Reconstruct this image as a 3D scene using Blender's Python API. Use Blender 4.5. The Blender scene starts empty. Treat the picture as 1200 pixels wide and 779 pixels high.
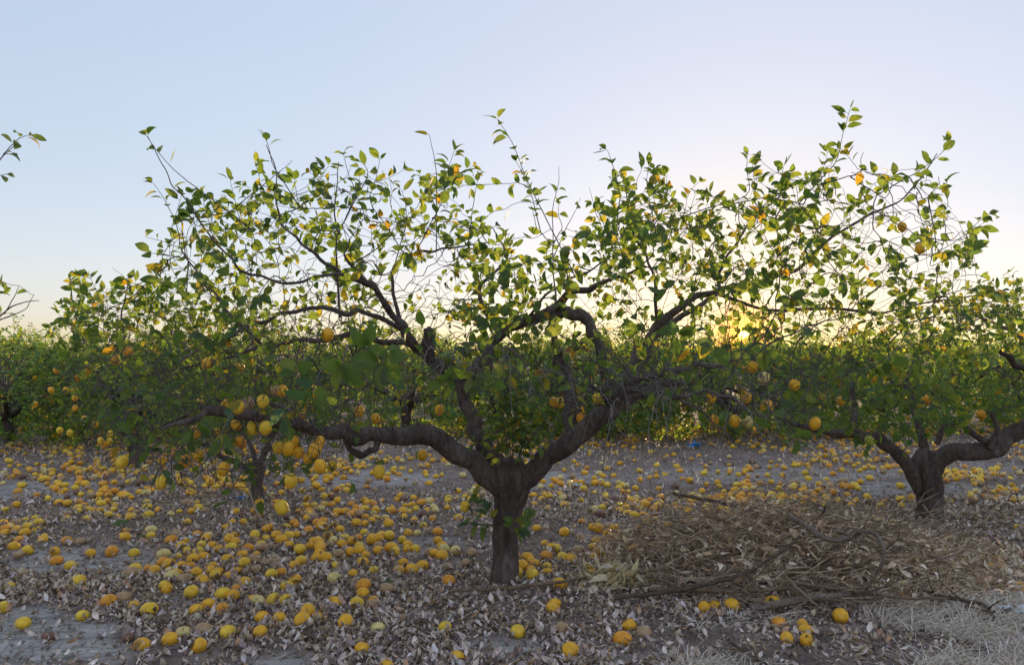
import bpy, math, random
import numpy as np
from mathutils import Vector, Matrix

rng = np.random.default_rng(11)
random.seed(11)
SC = bpy.context.scene
COL = SC.collection

# ------------------------------------------------------------------ camera, world, sun, exposure
CAM_H, PITCH, FPX = 1.113, math.radians(1.62), 900.0
cam_d = bpy.data.cameras.new('camera')
cam = bpy.data.objects.new('camera', cam_d)
COL.objects.link(cam)
cam_d.lens, cam_d.sensor_width = 27.0, 36.0
cam_d.clip_start, cam_d.clip_end = 0.05, 6000.0
cam.location = (0, 0, CAM_H)
cam.rotation_euler = (math.pi / 2 + PITCH, 0, 0)
SC.camera = cam

SUN_EL, SUN_AZ = math.radians(1.5), math.radians(16.8)
SUN_DIR = Vector((math.sin(SUN_AZ) * math.cos(SUN_EL), math.cos(SUN_AZ) * math.cos(SUN_EL), math.sin(SUN_EL)))
world = bpy.data.worlds.new('World')
SC.world = world
world.use_nodes = True
nt = world.node_tree
bg = nt.nodes['Background']
sky = nt.nodes.new('ShaderNodeTexSky')
sky.sky_type = 'NISHITA'
sky.sun_disc = False
sky.sun_elevation, sky.sun_rotation = SUN_EL, SUN_AZ
sky.dust_density, sky.ozone_density, sky.air_density = 1.0, 2.0, 1.0
gam = nt.nodes.new('ShaderNodeGamma')            # the photograph's strongly compressed sky range
gam.inputs['Gamma'].default_value = 0.265
nt.links.new(sky.outputs[0], gam.inputs[0])
geo = nt.nodes.new('ShaderNodeTexCoord')
dot = nt.nodes.new('ShaderNodeVectorMath'); dot.operation = 'DOT_PRODUCT'
dot.inputs[1].default_value = SUN_DIR
nt.links.new(geo.outputs['Generated'], dot.inputs[0])
# the visible sun itself and its aureole
def ramp_add(lo, hi, col, power, prev):
    mr = nt.nodes.new('ShaderNodeMapRange')
    mr.inputs['From Min'].default_value, mr.inputs['From Max'].default_value = lo, hi
    nt.links.new(dot.outputs['Value'], mr.inputs['Value'])
    pw = nt.nodes.new('ShaderNodeMath'); pw.operation = 'POWER'
    pw.inputs[1].default_value = power
    nt.links.new(mr.outputs[0], pw.inputs[0])
    sc_ = nt.nodes.new('ShaderNodeVectorMath'); sc_.operation = 'SCALE'
    sc_.inputs[0].default_value = col
    nt.links.new(pw.outputs[0], sc_.inputs['Scale'])
    ad = nt.nodes.new('ShaderNodeVectorMath'); ad.operation = 'ADD'
    nt.links.new(prev, ad.inputs[0]); nt.links.new(sc_.outputs[0], ad.inputs[1])
    return ad.outputs[0]
tint = nt.nodes.new('ShaderNodeVectorMath'); tint.operation = 'MULTIPLY'
tint.inputs[1].default_value = (0.715, 0.772, 0.892)
nt.links.new(gam.outputs[0], tint.inputs[0])
# pale haze low over the horizon, all the way round
sep_ = nt.nodes.new('ShaderNodeSeparateXYZ'); nt.links.new(geo.outputs['Generated'], sep_.inputs[0])
hz = nt.nodes.new('ShaderNodeMapRange'); hz.interpolation_type = 'SMOOTHSTEP'
hz.inputs['From Min'].default_value, hz.inputs['From Max'].default_value = 0.22, -0.02
nt.links.new(sep_.outputs['Z'], hz.inputs['Value'])
hs = nt.nodes.new('ShaderNodeVectorMath'); hs.operation = 'SCALE'
hs.inputs[0].default_value = (0.13, 0.09, 0.08)
nt.links.new(hz.outputs[0], hs.inputs['Scale'])
ha = nt.nodes.new('ShaderNodeVectorMath'); ha.operation = 'ADD'
nt.links.new(tint.outputs[0], ha.inputs[0]); nt.links.new(hs.outputs[0], ha.inputs[1])
# added gain brightens the dome overhead, out of view, for more light below
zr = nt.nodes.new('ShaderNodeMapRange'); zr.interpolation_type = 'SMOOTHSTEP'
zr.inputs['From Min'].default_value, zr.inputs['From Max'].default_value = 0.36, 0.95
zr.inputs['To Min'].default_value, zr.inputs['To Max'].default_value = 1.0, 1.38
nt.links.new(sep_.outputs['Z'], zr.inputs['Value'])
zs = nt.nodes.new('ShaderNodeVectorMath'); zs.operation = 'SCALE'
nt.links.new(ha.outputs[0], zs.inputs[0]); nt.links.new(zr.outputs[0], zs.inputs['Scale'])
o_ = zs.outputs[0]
def warm(deg, col, prev):
    wm = nt.nodes.new('ShaderNodeMapRange'); wm.interpolation_type = 'SMOOTHSTEP'
    wm.inputs['From Min'].default_value, wm.inputs['From Max'].default_value = math.cos(math.radians(deg)), 1.0
    nt.links.new(dot.outputs['Value'], wm.inputs['Value'])
    wx = nt.nodes.new('ShaderNodeMix'); wx.data_type = 'RGBA'
    wx.inputs[6].default_value, wx.inputs[7].default_value = (1, 1, 1, 1), (*col, 1)
    nt.links.new(wm.outputs[0], wx.inputs[0])
    wv = nt.nodes.new('ShaderNodeVectorMath'); wv.operation = 'MULTIPLY'
    nt.links.new(prev, wv.inputs[0]); nt.links.new(wx.outputs[2], wv.inputs[1])
    return wv.outputs[0]
o_ = warm(14, (1.0, .95, .86), o_)
o_ = warm(3.0, (1.15, .72, .36), o_)
o_ = ramp_add(math.cos(math.radians(2.2)), 1.0, (2.2, 0.7, 0.04), 2.0, o_)
o_ = ramp_add(math.cos(math.radians(0.5)), math.cos(math.radians(0.3)), (30, 12, 1.5), 1.0, o_)
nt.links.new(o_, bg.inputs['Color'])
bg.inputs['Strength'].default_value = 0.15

sun_d = bpy.data.lights.new('sun', 'SUN')
sun_d.energy, sun_d.angle, sun_d.color = 1.6, math.radians(0.5), (1.0, 0.67, 0.36)
sun = bpy.data.objects.new('sun', sun_d)
COL.objects.link(sun)
sun.rotation_euler = (-SUN_DIR).to_track_quat('-Z', 'Y').to_euler()
SC.view_settings.view_transform = 'Standard'
SC.view_settings.look = 'None'
SC.view_settings.gamma = 1.0
SC.view_settings.exposure = 2.62
SC.cycles.max_bounces = 8
SC.cycles.diffuse_bounces = 5
SC.cycles.transmission_bounces = 4
SC.cycles.transparent_max_bounces = 4

# ------------------------------------------------------------------ helpers: where things stand
def ray(x, y):
    u, v = (x - 600.0) / FPX, (389.5 - y) / FPX
    return np.array([u, math.cos(PITCH) - v * math.sin(PITCH), math.sin(PITCH) + v * math.cos(PITCH)])
def P(x, y, Y):
    d = ray(x, y)
    return np.array([0, 0, CAM_H]) + d * (Y / d[1])
def pix(p):
    p = np.atleast_2d(p)
    dx, dy, dz = p[:, 0], p[:, 1], p[:, 2] - CAM_H
    f = dy * math.cos(PITCH) + dz * math.sin(PITCH)
    v = -dy * math.sin(PITCH) + dz * math.cos(PITCH)
    f = np.maximum(f, 1e-3)
    return np.stack([600 + FPX * dx / f, 389.5 - FPX * v / f], 1)

def vnoise(x, y, seed=0):
    xi, yi = np.floor(x).astype(np.int64), np.floor(y).astype(np.int64)
    fx, fy = x - xi, y - yi
    fx, fy = fx * fx * (3 - 2 * fx), fy * fy * (3 - 2 * fy)
    def h(a, b):
        n = (a * 374761393 + b * 668265263 + seed * 1442695041) & 0x7fffffff
        n = ((n ^ (n >> 13)) * 1274126177) & 0x7fffffff
        return ((n ^ (n >> 16)) & 0xffff) / 65535.0
    return (h(xi, yi) * (1 - fx) + h(xi + 1, yi) * fx) * (1 - fy) + (h(xi, yi + 1) * (1 - fx) + h(xi + 1, yi + 1) * fx) * fy
def fbm(x, y, f, seed, o=3):
    s, a, t = 0, 1.0, 0
    for k in range(o):
        s = s + a * vnoise(x * f, y * f, seed + k * 7); t += a
        a *= .5; f *= 2.1
    return s / t
def gz(x, y):
    x, y = np.asarray(x, float), np.asarray(y, float)
    near = np.exp(-(np.hypot(x, y - 5) / 14.0) ** 2)
    return near * ((fbm(x, y, .9, 3) - .5) * .07 + (fbm(x, y, 4.2, 5, 2) - .5) * .022)
def G(x, y):
    d = ray(x, y)
    t = -CAM_H / d[2]
    p = np.array([0, 0, CAM_H]) + d * t
    p[2] = float(gz(p[0], p[1]))
    return p

# bare, swept patches of soil (photo coordinates of their middle and half-size), the rest lies under litter
BARE = [(45, 745, 120, 42, 1.0), (90, 655, 110, 20, .8), (215, 700, 60, 14, .5), (60, 575, 110, 10, .7), (430, 562, 90, 9, .7), (480, 640, 60, 9, .55),
        (735, 622, 90, 14, .75), (905, 556, 170, 11, .42), (1080, 575, 90, 8, .6), (640, 560, 60, 10, .6), (330, 770, 60, 14, .7), (590, 752, 55, 12, .8),
        (500, 715, 50, 9, .5), (1150, 552, 60, 10, .5), (250, 545, 80, 6, .5), (740, 765, 40, 8, .4)]
def bare(x, y):
    x, y = np.asarray(x, float), np.asarray(y, float)
    q = pix(np.stack([x.ravel(), np.maximum(y.ravel(), 1.0), np.zeros(x.size)], 1))
    m = np.zeros(x.size)
    wob = (fbm(x.ravel(), y.ravel(), 2.4, 21) - .5)
    for cx, cy, rx, ry, s in BARE:
        d = ((q[:, 0] - cx) / rx) ** 2 + ((q[:, 1] - cy) / ry) ** 2
        m = np.maximum(m, s * np.clip(1.5 - d - wob * 2.2, 0, 1))
    m[(y.ravel() < 1.5)] = 0
    return m.reshape(x.shape)

# ------------------------------------------------------------------ helpers: meshes
class MB:
    def __init__(s):
        s.v, s.q, s.t, s.c, s.n = [], [], [], [], 0
    def add(s, v, q=None, t=None, c=(1, 1, 1)):
        v = np.asarray(v, np.float32)
        if q is not None and len(q): s.q.append(np.asarray(q, np.int32) + s.n)
        if t is not None and len(t): s.t.append(np.asarray(t, np.int32) + s.n)
        c = np.asarray(c, np.float32)
        s.c.append(np.broadcast_to(c, v.shape) if c.ndim == 1 else c)
        s.v.append(v); s.n += len(v)
    def mesh(s, name, mat, smooth=True, origin=None):
        me = bpy.data.meshes.new(name)
        v = np.concatenate(s.v)
        if origin is not None: v = v - np.asarray(origin, np.float32)
        q = np.concatenate(s.q) if s.q else np.zeros((0, 4), np.int32)
        t = np.concatenate(s.t) if s.t else np.zeros((0, 3), np.int32)
        me.vertices.add(len(v)); me.vertices.foreach_set('co', v.ravel().astype(np.float32))
        nl = len(q) * 4 + len(t) * 3
        me.loops.add(nl)
        me.loops.foreach_set('vertex_index', np.concatenate([q.ravel(), t.ravel()]).astype(np.int32))
        me.polygons.add(len(q) + len(t))
        ls = np.concatenate([np.arange(len(q)) * 4, len(q) * 4 + np.arange(len(t)) * 3]).astype(np.int32)
        me.polygons.foreach_set('loop_start', ls)
        try:
            me.polygons.foreach_set('loop_total', np.concatenate([np.full(len(q), 4), np.full(len(t), 3)]).astype(np.int32))
        except Exception:
            pass
        me.polygons.foreach_set('use_smooth', np.full(len(q) + len(t), smooth))
        ca = me.color_attributes.new('Col', 'FLOAT_COLOR', 'POINT')
        c4 = np.ones((len(v), 4), np.float32); c4[:, :3] = np.concatenate(s.c)
        ca.data.foreach_set('color', c4.ravel())
        me.materials.append(mat)
        me.update(calc_edges=True); me.validate()
        return me
def link(name, me, parent=None, loc=None):
    o = bpy.data.objects.new(name, me)
    COL.objects.link(o)
    if parent is not None: o.parent = parent
    if loc is not None: o.location = loc
    return o
def tag(o, label=None, cat=None, group=None, kind=None):
    if label: o['label'] = label
    if cat: o['category'] = cat
    if group: o['group'] = group
    if kind: o['kind'] = kind
    return o
def empty(name, loc, label, cat, group=None):
    o = link(name, None); o.location = loc; o.empty_display_size = .1
    return tag(o, label, cat, group)

def catmull(p, r, k=5):
    p, r = np.asarray(p, float), np.asarray(r, float)
    if len(p) < 3 or k <= 1: return p, r
    e = np.vstack([2 * p[0] - p[1], p, 2 * p[-1] - p[-2]])
    out, ro = [], []
    for i in range(len(p) - 1):
        a, b, c, d = e[i:i + 4]
        for j in range(k):
            t = j / k
            out.append(.5 * ((2 * b) + (c - a) * t + (2 * a - 5 * b + 4 * c - d) * t * t + (3 * b - a - 3 * c + d) * t ** 3))
            ro.append(r[i] * (1 - t) + r[i + 1] * t)
    out.append(p[-1]); ro.append(r[-1])
    return np.array(out), np.array(ro)
def tube(mb, p, r, sides=6, col=(1, 1, 1), lump=0.0, seed=0, cap=True, flute=0.0):
    p, r = np.asarray(p, float), np.asarray(r, float)
    n = len(p)
    t = np.gradient(p, axis=0)
    t /= np.maximum(np.linalg.norm(t, axis=1, keepdims=True), 1e-9)
    a = np.array([1., 0, 0]) if abs(t[0][0]) < .8 else np.array([0, 1., 0])
    u = np.empty_like(p)
    for i in range(n):
        a = a - t[i] * a.dot(t[i]); l = math.sqrt(a.dot(a))
        a = a / l if l > 1e-6 else np.array([0, 0, 1.])
        u[i] = a
    w = np.cross(t, u)
    th = np.arange(sides) * 2 * math.pi / sides
    rr = r[:, None] * np.ones((1, sides))
    if lump:
        s_ = np.cumsum(np.r_[0, np.linalg.norm(np.diff(p, axis=0), axis=1)])
        A, B = np.meshgrid(th, s_)
        k = 1 / max(r.mean(), .004)
        nz = (vnoise(np.cos(A) * 1.3 + seed * 3.7 + 20, B * k * .55 + np.sin(A) * 1.3 + 40, seed) - .5)
        nz += .5 * (vnoise(np.cos(A) * 3 + seed + 9, B * k * 1.3 + np.sin(A) * 3 + 70, seed + 5) - .5)
        rr = rr * (1 + lump * nz * 2)
        if flute:
            f = np.sin(A * 3 + seed + .6 * np.sin(B * k * .3)) * .6 + np.sin(A * 7 + 1.7 * seed + B * k * .25) * .4
            rr = rr * (1 + flute * f)
    v = p[:, None, :] + rr[:, :, None] * (np.cos(th)[None, :, None] * u[:, None, :] + np.sin(th)[None, :, None] * w[:, None, :])
    v = v.reshape(-1, 3)
    i0 = np.arange(n - 1)[:, None] * sides
    j0 = np.arange(sides)[None]; j1 = (j0 + 1) % sides
    q = np.stack([i0 + j0, i0 + j1, i0 + sides + j1, i0 + sides + j0], -1).reshape(-1, 4)
    tr = None
    if cap:
        v = np.vstack([v, p[-1:] + t[-1:] * r[-1] * .4, p[:1] - t[:1] * r[0] * .4])
        c1, c0, b = n * sides, n * sides + 1, (n - 1) * sides
        tr = np.vstack([np.stack([b + j0[0], b + j1[0], np.full(sides, c1)], 1), np.stack([j1[0], j0[0], np.full(sides, c0)], 1)])
    mb.add(v, q, tr, col)

# leaf shapes: a folded, curled blade with a short stalk; x along, y across, z up (unit length)
def leaf_shape(seg=5, width=.24, fold=.25, curl=.3, twist=0.0, stalk=.14, wav=0.0, ph=0.0):
    t = np.linspace(0, 1, seg + 1)
    w = width * np.sin(np.pi * np.clip(t, 0, 1) ** .82) ** .8
    w[0] = .015; w[-1] = .004
    x = stalk + t * (1 - stalk)
    ang = curl * (t - .25)
    cx = np.r_[0, np.cumsum(np.cos(ang[1:] * 1.6) * np.diff(x))] + stalk
    cz = np.r_[0, np.cumsum(-np.sin(ang[1:] * 1.6) * np.diff(x))]
    v = []
    for i in range(seg + 1):
        tw = twist * t[i]
        for sgn in (-1, 0, 1):
            yy, zz = sgn * w[i] * math.cos(fold), abs(sgn) * w[i] * math.sin(fold) + wav * abs(sgn) * math.sin(9 * t[i] + ph + sgn)
            v.append((cx[i], yy * math.cos(tw) - zz * math.sin(tw), cz[i] + yy * math.sin(tw) + zz * math.cos(tw)))
    q = []
    for i in range(seg):
        for k in (0, 1):
            a = i * 3 + k
            q.append((a, a + 1, a + 4, a + 3))
    n = len(v)
    if stalk > .02:
        v += [(0, -.012, 0), (0, .012, 0), (stalk, .012, 0), (stalk, -.012, 0)]
        q.append((n, n + 1, n + 2, n + 3))
    return np.array(v), np.array(q)
GREEN_SHAPES = [leaf_shape(5, .235 + .03 * math.sin(k * 2.1), .16 + .06 * (k % 4), [.25, .55, -.15, .8, .4, 1.1, .1, .65][k], .25 * math.sin(k * 1.7), .14, .012, k) for k in range(8)]
FAR_SHAPES = [leaf_shape(3, .25, .22 + .1 * k, .3 + .3 * k, .2 * k, .0) for k in range(3)]
PILE_SHAPES = [leaf_shape(4, [.09, .13, .2, .1, .16][k], [.9, 1.2, .6, 1.3, .8][k], [1.9, -1.3, .8, 2.6, -.6][k], [1.2, -.8, .5, 1.6, -1.1][k], .0, .03, k) for k in range(5)]
DRY_SHAPES = [leaf_shape(4, [.16, .24, .2, .13, .22, .26][k], [.9, .6, 1.1, 1.3, .35, .75][k], [1.6, -.9, 2.3, .6, 1.1, -1.8][k], [.9, -.6, .3, 1.4, -1.0, .5][k], .0, .03, k) for k in range(6)]

def place_leaves(mb, shapes, o, a, n, s, cols, r=rng):
    """o origins, a axes, n normals (all (N,3)), s lengths, cols (N,3)."""
    N = len(o)
    if N == 0: return
    a = a / np.maximum(np.linalg.norm(a, axis=1, keepdims=True), 1e-9)
    n = n - a * (a * n).sum(1, keepdims=True)
    n /= np.maximum(np.linalg.norm(n, axis=1, keepdims=True), 1e-9)
    b = np.cross(n, a)
    pick = r.integers(0, len(shapes), N)
    for k, (sv, sq) in enumerate(shapes):
        m = np.where(pick == k)[0]
        if not len(m): continue
        v = o[m][:, None] + s[m][:, None, None] * (sv[None, :, 0, None] * a[m][:, None] + sv[None, :, 1, None] * b[m][:, None] + sv[None, :, 2, None] * n[m][:, None])
        q = (sq[None] + (np.arange(len(m)) * len(sv))[:, None, None]).reshape(-1, 4)
        mb.add(v.reshape(-1, 3), q, None, np.repeat(cols[m], len(sv), 0))

# ------------------------------------------------------------------ materials
def new_mat(name):
    m = bpy.data.materials.new(name); m.use_nodes = True
    t = m.node_tree
    return m, t, t.nodes['Principled BSDF'], t.nodes['Material Output']
def nd(t, kind, **kw):
    n = t.nodes.new(kind)
    for k, v in kw.items():
        if k in n.inputs.keys(): n.inputs[k].default_value = v
        else: setattr(n, k, v)
    return n
def mixc(t, fac, a, b, mode='MIX'):
    m = t.nodes.new('ShaderNodeMix'); m.data_type = 'RGBA'; m.blend_type = mode
    for s, x in ((m.inputs[0], fac), (m.inputs[6], a), (m.inputs[7], b)):
        if hasattr(x, 'is_linked'): t.links.new(x, s)
        else: s.default_value = x if not isinstance(x, tuple) else (*x, 1)
    return m.outputs[2]
def ramp(t, x, stops):
    r = t.nodes.new('ShaderNodeValToRGB')
    t.links.new(x, r.inputs[0])
    while len(r.color_ramp.elements) < len(stops): r.color_ramp.elements.new(.5)
    for e, (p, c) in zip(r.color_ramp.elements, stops):
        e.position = p; e.color = (*c, 1) if isinstance(c, tuple) else (c, c, c, 1)
    return r.outputs[0]
def bump(t, h, strength, dist, bsdf, prev=None):
    b = nd(t, 'ShaderNodeBump', Strength=strength, Distance=dist)
    t.links.new(h, b.inputs['Height'])
    if prev is not None: t.links.new(prev, b.inputs['Normal'])
    t.links.new(b.outputs[0], bsdf.inputs['Normal'])
    return b.outputs[0]
def attr(t):
    a = t.nodes.new('ShaderNodeVertexColor'); a.layer_name = 'Col'
    return a.outputs[0]

def leaf_mat(name, trans, rough, spec=.4):
    m, t, p, out = new_mat(name)
    c = attr(t)
    tc = t.nodes.new('ShaderNodeTexCoord')
    nz = nd(t, 'ShaderNodeTexNoise', Scale=60.0, Detail=3.0)
    t.links.new(tc.outputs['Object'], nz.inputs['Vector'])
    v = ramp(t, nz.outputs[0], [(.3, .72), (.7, 1.18)])
    c = mixc(t, 1.0, c, v, 'MULTIPLY')
    g = t.nodes.new('ShaderNodeNewGeometry')
    under = mixc(t, 1.0, c, (1.25, 1.2, 1.35), 'MULTIPLY')
    c2 = mixc(t, g.outputs['Backfacing'], c, under)
    t.links.new(c2, p.inputs['Base Color'])
    p.inputs['Roughness'].default_value = rough
    p.inputs['Specular IOR Level'].default_value = spec
    tr = t.nodes.new('ShaderNodeBsdfTranslucent')
    t.links.new(mixc(t, 1.0, c, (1.6, 1.55, .5), 'MULTIPLY'), tr.inputs['Color'])
    mx = nd(t, 'ShaderNodeMixShader'); mx.inputs[0].default_value = trans
    t.links.new(p.outputs[0], mx.inputs[1]); t.links.new(tr.outputs[0], mx.inputs[2])
    t.links.new(mx.outputs[0], out.inputs['Surface'])
    return m
M_LEAF = leaf_mat('lemon_leaf', .56, .62, .12)
M_DRY = leaf_mat('dry_leaf', .12, .85, .15)

def bark_mat(name, c0, c1, c2, scale=1.0):
    m, t, p, out = new_mat(name)
    tc = t.nodes.new('ShaderNodeTexCoord')
    mp = nd(t, 'ShaderNodeMapping'); mp.inputs['Scale'].default_value = (scale, scale, scale * .45)
    t.links.new(tc.outputs['Object'], mp.inputs[0])
    n1 = nd(t, 'ShaderNodeTexNoise', Scale=9.0, Detail=6.0, Roughness=.65)
    n2 = nd(t, 'ShaderNodeTexNoise', Scale=55.0, Detail=4.0, Roughness=.6)
    for n in (n1, n2): t.links.new(mp.outputs[0], n.inputs['Vector'])
    base = ramp(t, n1.outputs[0], [(.28, c0), (.52, c1), (.75, c2)])
    fine = ramp(t, n2.outputs[0], [(.3, .6), (.65, 1.15)])
    c = mixc(t, 1.0, base, fine, 'MULTIPLY')
    mv = nd(t, 'ShaderNodeMapping'); mv.inputs['Scale'].default_value = (scale * 24, scale * 24, scale * 7)
    t.links.new(tc.outputs['Object'], mv.inputs[0])
    wob = nd(t, 'ShaderNodeMix'); wob.data_type = 'RGBA'; wob.blend_type = 'ADD'; wob.inputs[0].default_value = .9
    t.links.new(mv.outputs[0], wob.inputs[6]); t.links.new(n1.outputs['Color'], wob.inputs[7])
    vo = nd(t, 'ShaderNodeTexVoronoi', Scale=1.6); vo.feature = 'DISTANCE_TO_EDGE'
    t.links.new(wob.outputs[2], vo.inputs['Vector'])
    crack = ramp(t, vo.outputs['Distance'], [(.0, .45), (.09, 1.0)])
    c = mixc(t, .35, c, crack, 'MULTIPLY')
    c = mixc(t, 1.0, c, attr(t), 'MULTIPLY')
    t.links.new(c, p.inputs['Base Color'])
    p.inputs['Roughness'].default_value = .9
    b0 = bump(t, crack, .4, .004, p)
    p.inputs['Specular IOR Level'].default_value = .2
    b1 = bump(t, n1.outputs[0], .9, .02, p, b0)
    bump(t, n2.outputs[0], .5, .004, p, b1)
    return m
M_BARK = bark_mat('citrus_bark', (.07, .05, .044), (.135, .1, .088), (.24, .19, .172))
M_TWIG = bark_mat('citrus_twig', (.085, .068, .062), (.155, .128, .116), (.26, .225, .2), 3)
M_DEAD = bark_mat('dead_wood', (.2, .145, .105), (.31, .235, .175), (.43, .37, .31), 3)

def fruit_mat():
    m, t, p, out = new_mat('lemon_peel')
    tc = t.nodes.new('ShaderNodeTexCoord')
    n1 = nd(t, 'ShaderNodeTexNoise', Scale=170.0, Detail=2.0)
    n2 = nd(t, 'ShaderNodeTexNoise', Scale=26.0, Detail=4.0, Roughness=.6)
    for n in (n1, n2): t.links.new(tc.outputs['Object'], n.inputs['Vector'])
    c = mixc(t, 1.0, attr(t), ramp(t, n2.outputs[0], [(.3, (.72, .66, .6)), (.6, (1.06, 1.04, 1.0))]), 'MULTIPLY')
    t.links.new(c, p.inputs['Base Color'])
    p.inputs['Roughness'].default_value = .5
    p.inputs['Specular IOR Level'].default_value = .35
    p.inputs['Subsurface Weight'].default_value = 0.0
    bump(t, n1.outputs[0], .35, .0012, p)
    return m
M_FRUIT = fruit_mat()

def soil_mat():
    m, t, p, out = new_mat('orchard_soil')
    tc = t.nodes.new('ShaderNodeTexCoord')
    def noise(s, d=5.0, r=.6):
        n = nd(t, 'ShaderNodeTexNoise', Scale=s, Detail=d, Roughness=r)
        t.links.new(tc.outputs['Object'], n.inputs['Vector']); return n.outputs[0]
    n0, n1, n2, n3 = noise(.9), noise(6.0, 8), noise(38.0, 6, .7), noise(160.0, 3)
    sep = t.nodes.new('ShaderNodeSeparateColor')
    t.links.new(attr(t), sep.inputs[0])
    rich = ramp(t, n1, [(.3, (.17, .125, .105)), (.55, (.26, .195, .165)), (.75, (.36, .28, .24))])
    pale = ramp(t, n1, [(.25, (.44, .385, .35)), (.55, (.57, .505, .47)), (.78, (.65, .585, .55))])
    ms = nd(t, 'ShaderNodeMapping'); ms.inputs['Scale'].default_value = (1.2, 7.0, 1.0)
    t.links.new(tc.outputs['Object'], ms.inputs[0])
    ns = nd(t, 'ShaderNodeTexNoise', Scale=2.2, Detail=7.0, Roughness=.65)
    t.links.new(ms.outputs[0], ns.inputs['Vector'])
    vo = nd(t, 'ShaderNodeTexVoronoi', Scale=5.5); vo.feature = 'DISTANCE_TO_EDGE'
    t.links.new(tc.outputs['Object'], vo.inputs['Vector'])
    pale = mixc(t, 1.0, pale, ramp(t, ns.outputs[0], [(.38, .6), (.6, 1.08)]), 'MULTIPLY')
    pale = mixc(t, 1.0, pale, ramp(t, vo.outputs['Distance'], [(.0, .62), (.035, 1.0)]), 'MULTIPLY')
    c = mixc(t, sep.outputs[0], rich, pale)
    c = mixc(t, 1.0, c, ramp(t, n2, [(.3, .8), (.62, 1.12)]), 'MULTIPLY')
    c = mixc(t, 1.0, c, ramp(t, n0, [(.3, .85), (.7, 1.12)]), 'MULTIPLY')
    c = mixc(t, 1.0, c, ramp(t, n3, [(.34, .75), (.46, 1.0)]), 'MULTIPLY')
    t.links.new(c, p.inputs['Base Color'])
    p.inputs['Roughness'].default_value = .95
    p.inputs['Specular IOR Level'].default_value = .15
    b1 = bump(t, n1, .8, .05, p)
    b2 = bump(t, n2, .8, .016, p, b1)
    bump(t, n3, .6, .005, p, b2)
    return m
M_SOIL = soil_mat()
def plain(name, col, rough=.6):
    m, t, p, out = new_mat(name)
    tc = t.nodes.new('ShaderNodeTexCoord')
    n = nd(t, 'ShaderNodeTexNoise', Scale=40.0, Detail=4.0)
    t.links.new(tc.outputs['Object'], n.inputs['Vector'])
    t.links.new(mixc(t, 1.0, (col), ramp(t, n.outputs[0], [(.3, .75), (.7, 1.05)]), 'MULTIPLY'), p.inputs['Base Color'])
    p.inputs['Roughness'].default_value = rough
    return m

# ------------------------------------------------------------------ ground: one sheet out to the horizon
def axis(lo, hi, st, far):
    a = list(np.arange(lo, hi + 1e-6, st))
    s, x, b = st, hi, []
    while x < far: s *= 1.22; x += s; b.append(x)
    s, x, c = st, lo, []
    while x > -far: s *= 1.22; x -= s; c.append(x)
    return np.array(c[::-1] + a + b)
gx, gy = axis(-6.5, 6.5, .045, 3000), axis(1.6, 9.0, .045, 3000)
XX, YY = np.meshgrid(gx, gy)
bm_ = np.where((YY > 1.6) & (YY < 30) & (np.abs(XX) < 30), bare(np.clip(XX, -30, 30), np.clip(YY, 1.6, 30)), 0)
cl = (fbm(XX * np.exp(-np.abs(XX) / 200), YY, 14.0, 31, 2) - .5) * .016 * np.exp(-(np.hypot(XX, YY - 5) / 9) ** 2)
ZZ = gz(XX, YY) + cl - bm_ * .012
g = MB()
nx, ny = len(gx), len(gy)
ii = (np.arange(ny - 1)[:, None] * nx + np.arange(nx - 1)[None])
g.add(np.stack([XX, YY, ZZ], -1).reshape(-1, 3), np.stack([ii, ii + 1, ii + nx + 1, ii + nx], -1).reshape(-1, 4), None,
      np.repeat(bm_.reshape(-1, 1), 3, 1))
tag(link('ground', g.mesh('ground', M_SOIL)), kind='structure')

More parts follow.
